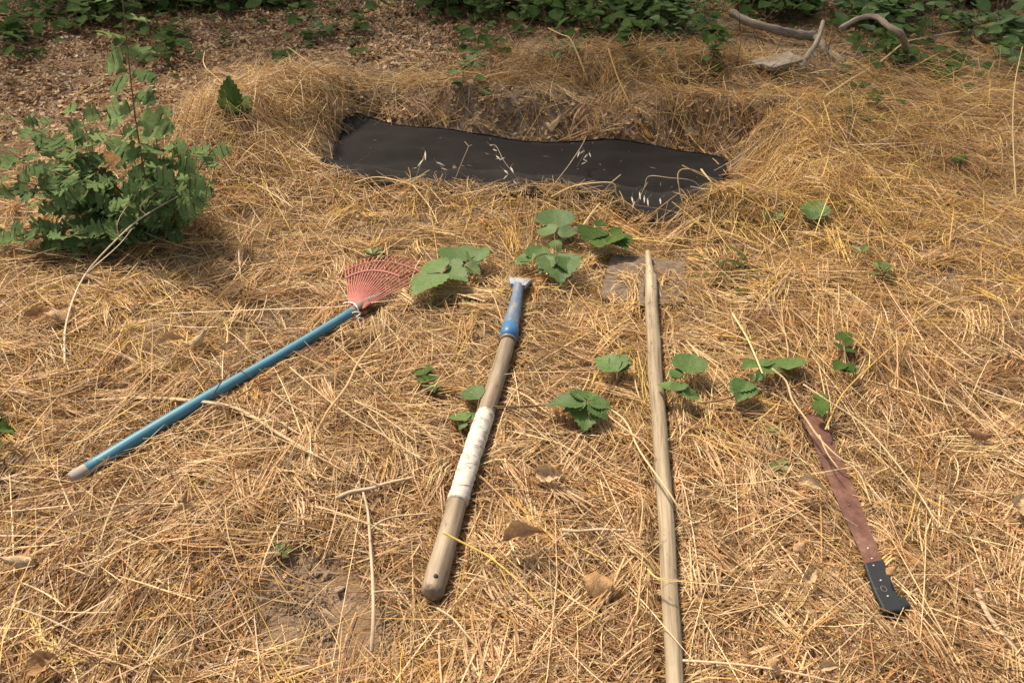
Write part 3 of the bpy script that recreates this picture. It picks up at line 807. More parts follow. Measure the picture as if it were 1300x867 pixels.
# ------------------------------------------------------------------ long pole hoe
def hoe():
    pts = POLE_PTS
    org = Vector((pts[3].x, pts[3].y, gz(pts[3].x, pts[3].y)))
    t = thing('long_hoe', 'large hoe with a rusty plate blade and a long pale wooden pole', 'hoe', org)
    rp = [13, 11.8, 11.3, 10.6, 9.7, 9.0, 8.0]
    R = [depth_of(p)/FPX*r*.96 for p, r in zip(pts, rp)]
    c = catmull(pts, 10); r = list(np.interp(np.arange(len(c))/10, np.arange(len(R)), R))
    for i, q in enumerate(c): q.x += .0008*math.sin(i*.55)
    # knots: slight swellings
    for k in (14, 31, 44, 52):
        for j in range(-2, 3): r[k+j] *= 1+.02*math.exp(-j*j/1.5)
    add_tube('pole', c, r, M['wood_pole'], t, 22, wob=.014)
    tip = [PZ(826, 353, .055), PZ(825, 345, .056), PZ(824, 338, .057), PZ(823, 328, .057), PZ(822.5, 320, .057)]
    s = depth_of(tip[0])/FPX
    add_tube('pole_tip', tip, [s*7.6, s*6.2, s*4.4, s*4.2, s*3.4], M['wood_pole'], t, 14, wob=.03, props={'label': 'whittled narrow tip of the pole'})
    # plate
    outline = [(776, 325), (822, 326), (868, 332), (871, 350), (866, 384), (812, 388), (762, 378), (768, 350)]
    V = []; F = []
    top = [P(a, b, .027+.004*math.sin(i*1.3)) for i, (a, b) in enumerate(outline)]
    cc = P(820, 355, .019)
    for p in top: V.append(p-t.location)
    V.append(cc-t.location)
    for p in top: V.append(p-t.location-Vector((0, 0, .005)))
    V.append(cc-t.location-Vector((0, 0, .005)))
    n = len(top)
    for i in range(n):
        j = (i+1) % n
        F += [(i, n, j), (n+1+i, n+1+j, 2*n+1), (i, j, n+1+j, n+1+i)]
    link('blade', mesh('blade', V, F, M['rust_hoe'], smooth=False), t, label='flat rusty plate half covered by straw')
    e = [PZ(826.5, 376, .045), PZ(825.5, 356, .048)]
    add_tube('eye', e, [s*9.0, s*8.6], M['rust_hoe'], t, 16, caps=False)
hoe()

# ------------------------------------------------------------------ machete
def machete():
    org = Vector((MACH[1].x, MACH[1].y, gz(MACH[1].x, MACH[1].y)))
    t = thing('machete', 'rusty brown machete with a black riveted handle lying in the straw', 'machete', org)
    def slab(name, left, right, z, th, m, bevel=0.0, parent=t, edge=0.0, **pr):
        V = []; F = []; n = len(left)
        for i in range(n):
            l = PZ(*left[i], z[i]); r = PZ(*right[i], z[i])
            mid = l.lerp(r, .35)
            row = [l, mid, r]
            for q, k in zip(row, (.12 if edge else 1, 1, 1)): V.append(q+Vector((0, 0, th*.5*k))-parent.location)
            for q, k in zip(row, (.12 if edge else 1, 1, 1)): V.append(q-Vector((0, 0, th*.5*k))-parent.location)
        for i in range(n-1):
            a = 6*i; b = a+6
            F += [(a, a+1, b+1, b), (a+1, a+2, b+2, b+1), (a+3, b+3, b+4, a+4), (a+4, b+4, b+5, a+5), (a, b, b+3, a+3), (a+2, a+5, b+5, b+2)]
        F += [(0, 3, 4, 1), (1, 4, 5, 2)]; e = 6*(n-1)
        F += [(e, e+1, e+4, e+3), (e+1, e+2, e+5, e+4)]
        o = link(name, mesh(name, V, F, m, [(v.x, v.y, v.z) for v in V], smooth=False), parent, **pr)
        if bevel:
            b_ = o.modifiers.new('bevel', 'BEVEL'); b_.width = bevel; b_.segments = 3
        return o
    left = [(1098, 720), (1092, 700), (1074, 660), (1056, 620), (1042, 585), (1030, 555), (1016, 530), (1000, 508), (990, 492)]
    right = [(1121, 713), (1112, 692), (1098, 655), (1085, 620), (1072, 590), (1057, 558), (1042, 528), (1020, 502), (998, 486)]
    z = [.044]*2+[.043, .043, .043, .043, .040, .034, .026]
    slab('blade', left, right, z, .0035, M['rust_blade'], edge=1)
    l = [(1096, 716), (1102, 734), (1110, 754), (1118, 770), (1121, 779)]
    r = [(1121, 711), (1128, 730), (1136, 750), (1142, 764), (1146, 776)]
    slab('handle_scale', l, r, [.052]*5, .012, M['black_scale'], .004)
    slab('handle_scale', l, r, [.036]*5, .012, M['black_scale'], .004)
    slab('pommel_hook', [(1120, 768), (1122, 779)], [(1146, 758.5), (1157, 774)], [.045, .042], .026, M['black_scale'], .007)
    for a, b in ((1109, 718), (1118, 737), (1127, 757)):
        p = PZ(a, b, .0575)
        add_tube('rivet', [p, p+Vector((0, 0, .0022))], [.0027, .0023], M['rivet'], t, 12)
    p = PZ(1122, 747, .0578); ring = [p+Vector((math.cos(k/14*6.283)*.0062, math.sin(k/14*6.283)*.0075, 0)) for k in range(15)]
    add_tube('stamped_ring', ring, [.0008]*15, M['grey_socket'], t, 5, caps=False)
    for a, b in ((1102, 696), (1107, 709)):
        p = PZ(a, b, .0455)
        add_tube('blade_pin', [p, p+Vector((0, 0, .0012))], [.003, .0027], M['rivet'], t, 10)
machete()
# ------------------------------------------------------------------ leaves (unit length along +Y, normal +Z)
def leaf_mesh(name, kind, m, seed):
    r = random.Random(seed)
    if kind == 'bramble':
        rows = 17; V = []; F = []
        for i in range(rows):
            t = i/(rows-1)
            w = .44*min(1, math.sin(math.pi*t**.60)**.9*1.04) if 0 < t < 1 else 0.012
            if 0 < i < rows-1: w *= 1+(.10 if i % 2 else -.09)+r.uniform(-.03, .03)
            bend = -.16*t*t+.02*math.sin(7*t+seed)
            up = .20*w
            yy = t+(.03 if i % 2 else -.01)+.06*math.sin(math.pi*t)
            V += [(-w, yy, bend+up*.9), (-w*.5, t+.01, bend+up*.55), (0, t, bend), (w*.5, t+.01, bend+up*.55), (w, yy, bend+up*.9)]
        for i in range(rows-1):
            for k in range(4): a = i*5+k; F.append((a, a+1, a+6, a+5))
        return mesh(name, V, F, m)
    if kind == 'lobed':
        E = [(.02, 0), (.03, .16), (.22, .14), (.36, .20), (.33, .29), (.22, .33), (.26, .40), (.50, .44), (.56, .56), (.44, .60), (.26, .56), (.25, .66), (.40, .74), (.37, .86), (.20, .80), (.13, .92), (0, 1.0)]
        V = []; F = []
        for x, y in E: V.append((0, min(y, .97), -.22*y*y+.05*math.sin(5*y+seed)))
        n = len(E)
        for s in (-1, 1):
            b = len(V)
            for x, y in E:
                j = r.uniform(.85, 1.1)
                V.append((s*x*j, y, -.22*y*y+.05*math.sin(5*y+seed)+(.28*x if seed % 2 else -.25*x*x)+r.uniform(-.015, .015)))
            for i in range(n-1):
                F.append((i, i+1, b+i+1, b+i) if s < 0 else (i, b+i, b+i+1, i+1))
        return mesh(name, V, F, m)
    if kind == 'dry':
        rows = 9; V = []; F = []
        for i in range(rows):
            t = i/(rows-1)
            w = .36*math.sin(math.pi*min(1, t**.8))**.8 if 0 < t < 1 else .015
            w *= r.uniform(.8, 1.15)
            bend = .22*math.sin(3.1*t+seed)+r.uniform(-.05, .05)
            for k in range(5):
                x = (k-2)/2; V.append((w*x*(1-.15*abs(x)), t+r.uniform(-.02, .02), bend+.9*w*x*x*(1 if seed % 2 else -.8)+r.uniform(-.05, .05)))
        for i in range(rows-1):
            for k in range(4): a = i*5+k; F.append((a, a+1, a+6, a+5))
        return mesh(name, V, F, m)
LM = {}
def LMs(kind, mk):
    if (kind, mk) not in LM:
        LM[(kind, mk)] = [leaf_mesh('leaf', kind, M[mk], s) for s in range(1, 5)]
    return LM[(kind, mk)]
def put_leaf(parent, base, tip, width, kind, mk, roll=0.0, rd=random, name='leaf', facing=None):
    """leaf from base to tip; width relative to length"""
    me = rd.choice(LMs(kind, mk)); o = bpy.data.objects.new(name, me); COL.objects.link(o); o.parent = parent
    d = Vector(tip)-Vector(base); L = d.length; y = d.normalized()
    up = Vector(facing or (0, 0, 1)); z = (up-y*up.dot(y))
    z = z.normalized() if z.length > 1e-4 else Vector((0, -1, 0))
    z = Quaternion(y, roll) @ z; x = y.cross(z)
    m3 = Matrix((x, y, z)).transposed()
    s = L*width
    o.matrix_basis = Matrix.Translation(Vector(base)-parent.location) @ m3.to_4x4() @ Matrix.Diagonal((s, L, L, 1))
    return o
def sprig(label, leaves, stem, mk='bramble', kind='bramble', cat='bramble sprig', name='bramble_sprig', h=.09, width=1.0, stem_m='brown_twig', rad=.0022, group=None):
    """leaves: (base px, tip px[, roll]); stem: px polylines joining them"""
    rd = random.Random(hash(label) % 1000 if False else sum(map(ord, label)))
    c = P(*stem[0][0], 0)
    t = thing(name, label, cat, c, group)
    for lf in leaves:
        b = P(*lf[0], h*rd.uniform(.85, 1.0)); q = P(*lf[1], h*rd.uniform(.75, 1.15))
        put_leaf(t, b, q, width*(lf[2] if len(lf) > 2 else 1.0), kind, mk, rd.uniform(-.25, .25), rd)
    for k, line in enumerate(stem):
        n = len(line)
        pts = [P(a, b, (h*.9 if (i or k) else .01) if not (k == 0 and i == 0) else .0) for i, (a, b) in enumerate(line)]
        c_ = catmull(pts, 5)
        add_tube('stem', c_, [rad*(1-.4*i/len(c_)) for i in range(len(c_))], M[stem_m], t, 6)
    return t
sprig('green bramble sprig touching the right side of the red rake fan',
      [((560, 348), (524, 368)), ((561, 346), (540, 328), .9), ((566, 344), (592, 352), .8), ((585, 333), (576, 306)), ((588, 335), (562, 336), .8), ((590, 336), (610, 346), .8), ((606, 332), (614, 308), .8), ((606, 335), (600, 312), .5)],
      [[(640, 372), (612, 352), (590, 338), (560, 348)]])
sprig('bright green bramble sprig above the blue hoe head, its topmost leaf tallest',
      [((706, 290), (703, 260), 1.2), ((704, 296), (682, 288), 1.1), ((708, 297), (734, 292), 1.0), ((700, 306), (712, 318), 1.0), ((676, 330), (690, 308), .9), ((672, 330), (654, 334), 1.0), ((708, 322), (712, 352), 1.2), ((703, 326), (684, 345), 1.0), ((676, 331), (655, 322), .8), ((712, 326), (724, 344), .9)],
      [[(700, 352), (706, 326), (704, 300), (706, 290)], [(706, 326), (690, 322), (675, 331)]])
sprig('darker half-hidden bramble leaves left of the long hoe tip',
      [((758, 290), (744, 300), 1.1), ((758, 288), (766, 278), 1.1), ((776, 300), (760, 308), 1.2), ((780, 300), (796, 312), 1.1), ((776, 298), (790, 288), .8), ((758, 292), (768, 304), .9)],
      [[(790, 318), (778, 302), (758, 290)]], mk='bramble_dark')
sprig('five-leaflet bramble rosette between the two wooden handles',
      [((745, 512), (692, 508), .62), ((744, 510), (714, 520), 1.0), ((746, 510), (742, 544), 1.05), ((748, 510), (776, 514), .95), ((746, 508), (722, 492), .8), ((747, 508), (750, 494), 1.0), ((748, 512), (772, 530), .9)],
      [[(752, 545), (748, 528), (746, 510)]])
sprig('single round bramble leaf standing above the rosette between the handles',
      [((784, 470), (757, 450), .95), ((784, 472), (790, 447), 1.0), ((783, 472), (774, 444), .8)],
      [[(783, 498), (783, 482), (784, 471)]], h=.08)
sprig('bramble sprig leaning on the right side of the long pole',
      [((872, 474), (880, 444), 1.1), ((868, 474), (848, 476), 1.0), ((862, 480), (852, 466), 1.0), ((856, 494), (834, 484), .9), ((858, 496), (868, 482), .9), ((866, 500), (890, 502), .9), ((858, 498), (884, 494), .7)],
      [[(846, 520), (852, 508), (862, 488), (872, 474)]])
sprig('small bramble leaves tucked against the left of the taped handle',
      [((608, 506), (590, 488), 1.0), ((592, 534), (574, 522), 1.0), ((594, 534), (606, 522), .9), ((592, 536), (582, 544), .9), ((600, 536), (606, 528), .8)],
      [[(612, 546), (600, 534), (592, 533)], [(600, 534), (606, 520), (608, 507)]], h=.06)
sprig('tiny dark green sprig alone on the straw left of the wooden mattock handle',
      [((540, 476), (532, 462), 1.0), ((540, 478), (552, 472), 1.0), ((542, 482), (530, 484), 1.0), ((544, 486), (560, 498), 1.0), ((543, 484), (548, 470), .8), ((544, 488), (552, 496), 1.0)],
      [[(552, 506), (546, 490), (540, 476)]], mk='bramble_dark', h=.05)
sprig('bramble sprig with a row of leaves beside the hidden tip of the machete',
      [((962, 460), (944, 464), .9), ((964, 464), (984, 456), .9), ((966, 466), (992, 470), .8), ((1000, 470), (1004, 448), .95), ((952, 486), (928, 494), 1.0), ((950, 484), (938, 504), .9), ((954, 484), (958, 474), .8), ((968, 470), (962, 482), .7)],
      [[(1010, 492), (985, 492), (955, 488)], [(985, 492), (990, 475), (965, 465)]], h=.08)
sprig('slender upright sprig of small leaves in golden straw at the far right of the tools',
      [((1072, 434), (1070, 418), 1.1), ((1073, 438), (1082, 428), 1.0), ((1070, 446), (1074, 436), 1.0), ((1072, 462), (1084, 470), 1.0), ((1070, 460), (1060, 468), .9), ((1044, 510), (1036, 496), .9), ((1040, 508), (1044, 526), 1.0), ((1072, 474), (1086, 462), .8)],
      [[(1042, 530), (1052, 500), (1068, 470), (1072, 432)]], mk='bramble_dark', h=.08)
sprig('faint little green seedling at the left edge of the machete blade',
      [((990, 588), (978, 594), 1.0), ((991, 588), (1000, 582), .9), ((982, 548), (974, 538), .9), ((983, 550), (990, 544), .9), ((992, 592), (1002, 598), .9)],
      [[(998, 604), (991, 586), (985, 566), (982, 548)]], h=.04, mk='olive')
sprig('lone bright leaf right of the trench mouth above the machete',
      [((1032, 276), (1040, 252), 1.2), ((1034, 278), (1048, 268), .9), ((1034, 280), (1026, 262), .8)], [[(1034, 288), (1034, 280), (1033, 275)]], h=.07)
sprig('pale small leaf peeping from straw just right of the trench corner',
      [((980, 280), (970, 266), 1.0), ((982, 280), (992, 266), .9)], [[(984, 290), (982, 284), (981, 279)]], h=.05, mk='olive')
sprig('weedy green tuft in the straw above the rake fan',
      [((472, 322), (462, 314), .5), ((474, 321), (478, 310), .5), ((476, 323), (490, 318), .5), ((478, 326), (494, 326), .4), ((470, 325), (458, 322), .5), ((480, 318), (486, 312), .5)],
      [[(476, 330), (474, 324), (473, 320)]], h=.04, mk='olive', cat='weed', name='weed')
sprig('small green weed in the brown straw at the lower left',
      [((354, 700), (340, 692), .7), ((355, 698), (360, 684), .7), ((357, 700), (372, 694), .7), ((356, 702), (346, 706), .7), ((357, 703), (368, 706), .7)],
      [[(357, 712), (356, 706), (356, 700)]], h=.035, mk='olive', cat='weed', name='weed')
sprig('small feathery weed in the golden straw at mid right',
      [((1118, 344), (1106, 330), .4), ((1120, 344), (1122, 326), .4), ((1122, 345), (1134, 334), .4), ((1118, 348), (1104, 346), .4), ((1123, 349), (1136, 352), .4), ((1092, 320), (1078, 310), .4), ((1094, 320), (1104, 308), .4)],
      [[(1120, 356), (1120, 350), (1119, 344)], [(1110, 350), (1100, 332), (1094, 320)]], h=.06, mk='olive', cat='weed', name='weed')
sprig('tiny weed poking up in the straw near the right edge',
      [((1216, 206), (1208, 198), 1.0), ((1218, 206), (1226, 198), 1.0), ((1217, 204), (1218, 194), 1.0)],
      [[(1218, 214), (1217, 210), (1217, 205)]], h=.05, mk='bramble_dark', cat='weed', name='weed')

stem_only = [('brown trailing bramble runner between the pole leaves and the machete leaves', [(890, 512), (915, 508), (960, 496), (1012, 492)]),
             ('thin bramble runner reaching left from the five-leaflet rosette', [(612, 516), (650, 516), (700, 514), (744, 511)])]
for lab, ln in stem_only:
    t = thing('bramble_runner', lab, 'bramble runner', P(*ln[0], 0)); c = catmull([P(a, b, .055) for a, b in ln], 6)
    add_tube('stem', c, [.0024]*len(c), M['brown_twig'], t, 6)
# low green tangle right of the trench
def tangle(label, px, py, w, h, n, size, mk, cat, name, kind='bramble', height=.12, width=1.0, seed=0, group=None, ns=5):
    rd = random.Random(seed); c = P(px, py, 0); t = thing(name, label, cat, c, group)
    s = depth_of(c)/FPX
    ends = []
    for k in range(ns):
        a = P(px+rd.uniform(-.25, .25)*w, py+rd.uniform(.1, .45)*h, 0)
        b = a+Vector((rd.uniform(-.45, .45)*w*s, rd.uniform(-.1, .15)*w*s, height*rd.uniform(.5, 1)))
        c_ = catmull([a, a.lerp(b, .5)+Vector((0, 0, height*.3)), b], 5)
        add_tube('stem', c_, [.0025*(1-.5*i/len(c_)) for i in range(len(c_))], M['brown_twig'], t, 5)
        ends.append(c_)
    for k in range(n):
        cu = rd.choice(ends); f = rd.uniform(.25, 1); p = cu[int(f*(len(cu)-1))]
        q = P(px+rd.gauss(0, .24)*w, py+rd.gauss(0, .26)*h, 0)
        b = q+Vector((0, 0, rd.uniform(.15, 1)*height))
        an = rd.uniform(0, 6.283); L = size*s*rd.uniform(.6, 1.25)
        tip = b+Vector((math.cos(an)*L, math.sin(an)*L, rd.uniform(-.45, .35)*L))
        put_leaf(t, b, tip, width, kind, mk, rd.uniform(-.5, .5), rd)
    return t
tangle('low dark green weed patch in straw right of the trench', 1095, 130, 90, 60, 46, 17, 'bramble_dark', 'weed patch', 'weed', height=.08, seed=1, width=.6)
tangle('yellowish green blades spilling over the near right corner of the hoe plate', 925, 355, 70, 50, 26, 34, 'olive', 'grass tuft', 'grass_tuft', height=.06, seed=2, width=.10)
tangle('pale weed patch below the rake fan beside the blue neck', 575, 395, 80, 34, 30, 12, 'olive', 'weed patch', 'weed', height=.035, seed=3, width=.6)
tangle('green tuft at the left edge of the photo below the bush', 3, 570, 34, 90, 26, 24, 'bramble_dark', 'weed', 'weed', height=.10, seed=4, width=.5)

# ------------------------------------------------------------------ undergrowth in the shade along the top
UG = [
 ('dark bramble clump in the top left corner', 22, 52, 70, 70, 34, 22, .22, 'bramble_dark'),
 ('shadowy bramble behind the tall bush stem', 120, 16, 130, 60, 60, 20, .26, 'bramble_dark'),
 ('wide dark ivy clump along the top edge left of centre', 230, 4, 150, 40, 70, 17, .20, 'bramble_dark'),
 ('dark ivy clump at the top edge above the leaf litter', 340, 2, 150, 38, 60, 16, .16, 'bramble_dark'),
 ('bright green clump of leaves in the litter at upper left of centre', 398, 44, 46, 34, 16, 17, .12, 'bramble'),
 ('small green sprig right of the bright clump in the litter', 460, 40, 26, 60, 14, 15, .12, 'bramble_dark'),
 ('single dull green leaf cluster on the litter above the left rim', 356, 78, 30, 14, 5, 24, .05, 'bramble_dark'),
 ('tiny green sprig on the litter near the dark leaf', 282, 54, 26, 14, 6, 15, .06, 'bramble'),
 ('dark undergrowth along the top edge at centre', 600, 6, 140, 46, 70, 18, .24, 'bramble_dark'),
 ('leafy undergrowth at the top edge right of centre', 690, 14, 110, 50, 60, 18, .22, 'bramble_dark'),
 ('trailing bramble stem hanging down toward the trench, leftmost', 612, 66, 60, 40, 16, 18, .16, 'bramble_dark'),
 ('bramble leaves low on the straw above the trench centre', 594, 92, 40, 44, 14, 20, .12, 'bramble'),
 ('small bramble cluster beside the bright bent straw', 714, 72, 50, 34, 14, 15, .12, 'bramble'),
 ('bushy bramble at the top edge above the right of the trench', 790, 30, 110, 70, 80, 18, .28, 'bramble_dark'),
 ('light green leafy clump left of the grey fallen branch', 855, 28, 90, 60, 60, 18, .24, 'bramble'),
 ('dark upright bramble stem left of the flat grey board', 902, 76, 34, 70, 22, 20, .22, 'bramble_dark'),
 ('undergrowth behind the grey fallen branch', 985, 12, 110, 40, 50, 18, .22, 'bramble_dark'),
 ('green bramble clump around the arched branch', 1110, 22, 110, 60, 70, 22, .26, 'bramble'),
 ('dark bramble clump behind the arched branch', 1130, 74, 80, 44, 34, 19, .14, 'bramble_dark'),
 ('dark hedge foot in the top right corner', 1230, 2, 160, 30, 50, 18, .22, 'bramble_dark'),
 ('bramble with green leaves at the upper right', 1238, 40, 70, 40, 26, 22, .18, 'bramble'),
 ('big leaved bramble at the right edge', 1280, 60, 50, 70, 26, 28, .18, 'bramble'),
 ('low bramble leaves in straw left of the right edge bramble', 1200, 92, 70, 44, 18, 19, .10, 'bramble_dark'),
 ('dark leaves in shade behind the left bush', 212, 60, 90, 60, 34, 19, .14, 'bramble_dark'),
]
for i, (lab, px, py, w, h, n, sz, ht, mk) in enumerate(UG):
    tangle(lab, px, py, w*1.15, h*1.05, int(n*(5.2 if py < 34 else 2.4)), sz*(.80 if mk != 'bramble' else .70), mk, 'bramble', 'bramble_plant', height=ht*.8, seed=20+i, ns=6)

# ------------------------------------------------------------------ the lobed-leaf bush on the left
def bush():
    rd = random.Random(11)
    base = P(170, 318, 0)
    t = thing('leafy_bush', 'bushy grey-green plant with jagged lobed leaves at the left', 'bush', base)
    stems = []
    # (tip px, distance Y of the tip)
    tipz = [((155, -4), base.y+.05, .0), ((20, 150), base.y+.25, 0), ((0, 190), base.y+.1, 0), ((60, 180), base.y+.3, 0), ((40, 250), base.y-.05, 0),
            ((110, 170), base.y+.25, 0), ((120, 220), base.y+.1, 0), ((150, 160), base.y+.2, 0), ((205, 190), base.y+.2, 0), ((240, 185), base.y+.25, 0),
            ((270, 190), base.y+.1, 0), ((265, 235), base.y+.0, 0), ((225, 225), base.y-.05, 0), ((80, 300), base.y-.15, 0), ((30, 290), base.y-.05, 0),
            ((180, 240), base.y-.08, 0), ((90, 240), base.y, 0), ((-10, 240), base.y+.1, 0), ((250, 262), base.y-.08, 0), ((150, 290), base.y-.12, 0), ((60, 215), base.y+.12, 0), ((10, 225), base.y+.15, 0), ((100, 140), base.y+.4, 0), ((45, 150), base.y+.45, 0), ((-30, 180), base.y+.2, 0), ((200, 130), base.y+.4, 0), ((-25, 300), base.y, 0)]
    count = 0
    for (px, py), Y, _ in tipz:
        tip = PY(px, py, Y); r0 = Vector((rd.uniform(-.12, .12), rd.uniform(-.04, .10), 0))
        a = base+r0; a.z = gz(a.x, a.y)
        if px == 155: a = PY(196, 300, base.y+.05); a.z = gz(a.x, a.y)
        L = (tip-a).length
        mid = a.lerp(tip, .45)+Vector((rd.uniform(-.03, .03), rd.uniform(-.03, .03), .10*L))
        if px == 155: mid = PY(172, 150, base.y+.05)
        c = catmull([a, mid, tip], 10)
        add_tube('stem', c, [.0042*(1-.6*i/len(c)) for i in range(len(c))], M['brown_twig'], t, 6)
        tall = px == 155
        nl = 17 if tall else 18
        for k in range(nl):
            f = (.18+.82*k/(nl-1)); p = c[min(int(f*(len(c)-1)), len(c)-1)]
            an = k*2.4+rd.uniform(-.5, .5); L_ = rd.uniform(.060, .105)*(1-.2*f if not tall else 1)
            if tall: an = (0.1 if k % 2 else math.pi-.1)+rd.uniform(-.7, .7); L_ = rd.uniform(.09, .125)
            d = Vector((math.cos(an), math.sin(an), rd.uniform(-.35, .45) if not tall else rd.uniform(-.3, .3)))
            put_leaf(t, p, p+d.normalized()*L_, rd.uniform(.95, 1.25), 'lobed', 'mugwort', rd.uniform(-.5, .5), rd, facing=(rd.uniform(-.6, .6), rd.uniform(-1.0, .1), 1))
            count += 1
    return t
bush()
# yellow dead leaf in the bush
def dryleaf(px, py, tx, ty, label, mk='dryleaf', h=.045, width=1.1, roll=0.0, seed=0, kind='dry'):
    h += .022; b = P(px, py, h); q = P(tx, ty, h*1.25); rd = random.Random(seed)
    me = LMs(kind, mk)[seed % 4]
    o = bpy.data.objects.new('dry_leaf', me); COL.objects.link(o)
    d = q-b; L = d.length; y = d.normalized(); up = Vector((0, -.25, 1)); z = (up-y*up.dot(y)).normalized(); z = Quaternion(y, roll) @ z
    m3 = Matrix((y.cross(z), y, z)).transposed()
    o.matrix_world = Matrix.Translation(b) @ m3.to_4x4() @ Matrix.Diagonal((L*width, L, L, 1))
    o['label'] = label; o['category'] = 'dead leaf'; return o
dryleaf(58, 405, 92, 382, 'large curled pinkish brown leaf near the left edge below the bush', 'dryleaf', width=1.2, seed=1)
dryleaf(30, 404, 60, 392, 'smaller brown leaf touching the large curled one near the left edge', 'dryleaf', width=.9, seed=2)
dryleaf(228, 430, 266, 420, 'pale cream leaf in straw between the bush and the blue handle', 'paleleaf', width=.8, seed=3)
dryleaf(208, 438, 234, 428, 'dull brown leaf just left of the pale cream one', 'dryleaf', width=.8, seed=4)
dryleaf(740, 740, 778, 738, 'broad orange brown leaf between the two handles near the bottom', 'redleaf', width=1.5, seed=5)
dryleaf(680, 598, 712, 604, 'pale curled leaf below the bramble rosette', 'paleleaf', width=1.0, seed=6, roll=.5)
dryleaf(684, 586, 716, 592, 'dark reddish leaf right behind the pale curled leaf', 'redleaf', width=.8, seed=7)
dryleaf(640, 690, 690, 672, 'crumpled brown leaf right of the lower mattock handle', 'dryleaf', width=.7, seed=8)
dryleaf(8, 712, 34, 704, 'pale leaf at the left edge in the lower grass', 'paleleaf', width=.6, seed=9)
dryleaf(34, 852, 70, 830, 'reddish brown leaf in the bottom left corner', 'redleaf', width=1.2, seed=10)
dryleaf(222, 634, 240, 622, 'small light brown leaf below the end of the blue handle', 'dryleaf', width=1.0, seed=11)
dryleaf(1014, 618, 1050, 620, 'flat tan leaf touching the left edge of the machete blade', 'paleleaf', width=.8, seed=12)
dryleaf(1008, 700, 1022, 688, 'small pinkish leaf left of the machete handle', 'dryleaf', width=1.3, seed=13)
dryleaf(1022, 740, 1036, 722, 'pale papery leaf left of the black machete handle', 'paleleaf', width=1.0, seed=14)
dryleaf(690, 152, 716, 148, 'pale leaf on the back wall of the trench', 'paleleaf', width=1.0, seed=15)
dryleaf(870, 176, 890, 170, 'pale leaf on the back wall near the right end of the trench', 'paleleaf', width=1.0, seed=16)
dryleaf(1126, 730, 1138, 718, 'small rust red leaf against the machete handle', 'redleaf', width=1.2, seed=17)
dryleaf(1298, 655, 1302, 625, 'cream leaf cut by the right edge of the photo', 'paleleaf', width=1.3, seed=18)
dryleaf(970, 842, 990, 838, 'tan leaf near the bottom edge right of the pole', 'dryleaf', width=1.2, seed=19)
dryleaf(1040, 850, 1066, 844, 'light tan leaf at the bottom edge left of the corner', 'paleleaf', width=.8, seed=20)
dryleaf(1225, 548, 1262, 546, 'faded brown leaf half buried in straw at the right', 'dryleaf', width=.8, seed=21)
dryleaf(100, 100, 112, 96, 'round pale leaf on the shaded litter above the bush', 'paleleaf', width=1.1, seed=22)
_b = P(170, 318, 0)
o = dryleaf(140, 214, 150, 190, 'yellow brown dead leaf caught among the bush leaves', 'redleaf', width=1.1, seed=23)
b = PY(142, 216, _b.y-.12); q = PY(134, 190, _b.y-.12); d = (q-b); L = d.length; y = d.normalized(); z = Vector((.1, -1, .2)); z = (z-y*z.dot(y)).normalized()
o.matrix_world = Matrix.Translation(b) @ Matrix((y.cross(z), y, z)).transposed().to_4x4() @ Matrix.Diagonal((L*1.1, L, L, 1))

# ------------------------------------------------------------------ stalks, twigs and branches that stand out
def stalk(label, px, w, m=None, tint=None, name='straw_stalk', cat='straw stalk', n=6, extra=None, hs=None, flat=.6, group=None):
    """px: (x, y[, height above ground])"""
    pts = [P(p[0], p[1], (p[2] if len(p) > 2 else .05)+.015) for p in px]
    base = P(px[0][0], px[0][1], 0)
    t = thing(name, label, cat, base, group)
    c = catmull(pts, 4); s = depth_of(pts[len(pts)//2])/FPX; r = w*.5*s
    add_tube('stem', c, [r*(1-.35*i/len(c)) for i in range(len(c))], m or M['straw'], t, n, flat=flat, tint=tint)
    for e in (extra or []):
        q = catmull([P(p[0], p[1], (p[2] if len(p) > 2 else .05)+.015) for p in e], 4)
        add_tube('side_stem', q, [r*.7*(1-.4*i/len(q)) for i in range(len(q))], m or M['straw'], t, n, flat=flat, tint=tint)
    return t
PALE = (.70, .56, .36); GOLD = (.66, .43, .14); TAN = (.52, .35, .19); BROWN = (.30, .19, .11)
stalk('thin forked white stem of dead weed arching before the bush', [(82, 462, .02), (84, 410, .04), (106, 352, .08), (150, 302, .16), (185, 273, .20), (236, 244, .22)], 2.6, tint=(.72, .60, .46), name='dead_weed', cat='dead weed',
      extra=[[(150, 302, .16), (152, 276, .22), (190, 226, .28)], [(112, 345, .08), (150, 312, .12), (168, 290, .16)], [(232, 282, .10), (238, 264, .14), (276, 240, .16)], [(185, 273, .20), (178, 262, .24), (198, 244, .26)]])
stalk('bent bright straw with a reddish tip standing above the trench', [(746, 104, .02), (737, 78, .06), (724, 50, .12), (712, 44, .13), (696, 36, .14)], 2.8, tint=(.72, .50, .24))
stalk('long leaning straw on the back wall of the trench right of centre', [(810, 168, .02), (798, 130, .10), (784, 98, .16), (772, 62, .22)], 2.6, tint=GOLD, extra=[[(810, 168, .02), (822, 178, .02), (832, 184, .02)]])
stalk('curved straw bending down the back wall at the right end of the trench', [(900, 200, .02), (872, 168, .03), (852, 140, .06), (846, 112, .10), (840, 95, .12)], 2.6, tint=GOLD)
stalk('bright thick straw leaning across the left heap beside the dark leaf', [(336, 170, .03), (312, 140, .06), (290, 112, .10), (262, 88, .12)], 3.0, tint=(.74, .55, .28), extra=[[(262, 88, .12), (258, 78, .12), (260, 66, .13)]])
stalk('bent pale straw forming a peak over the litter left of the trench', [(345, 96, .02), (366, 84, .04), (368, 74, .06), (364, 60, .10), (390, 78, .08), (420, 98, .04), (450, 106, .03)], 1.8, tint=TAN)
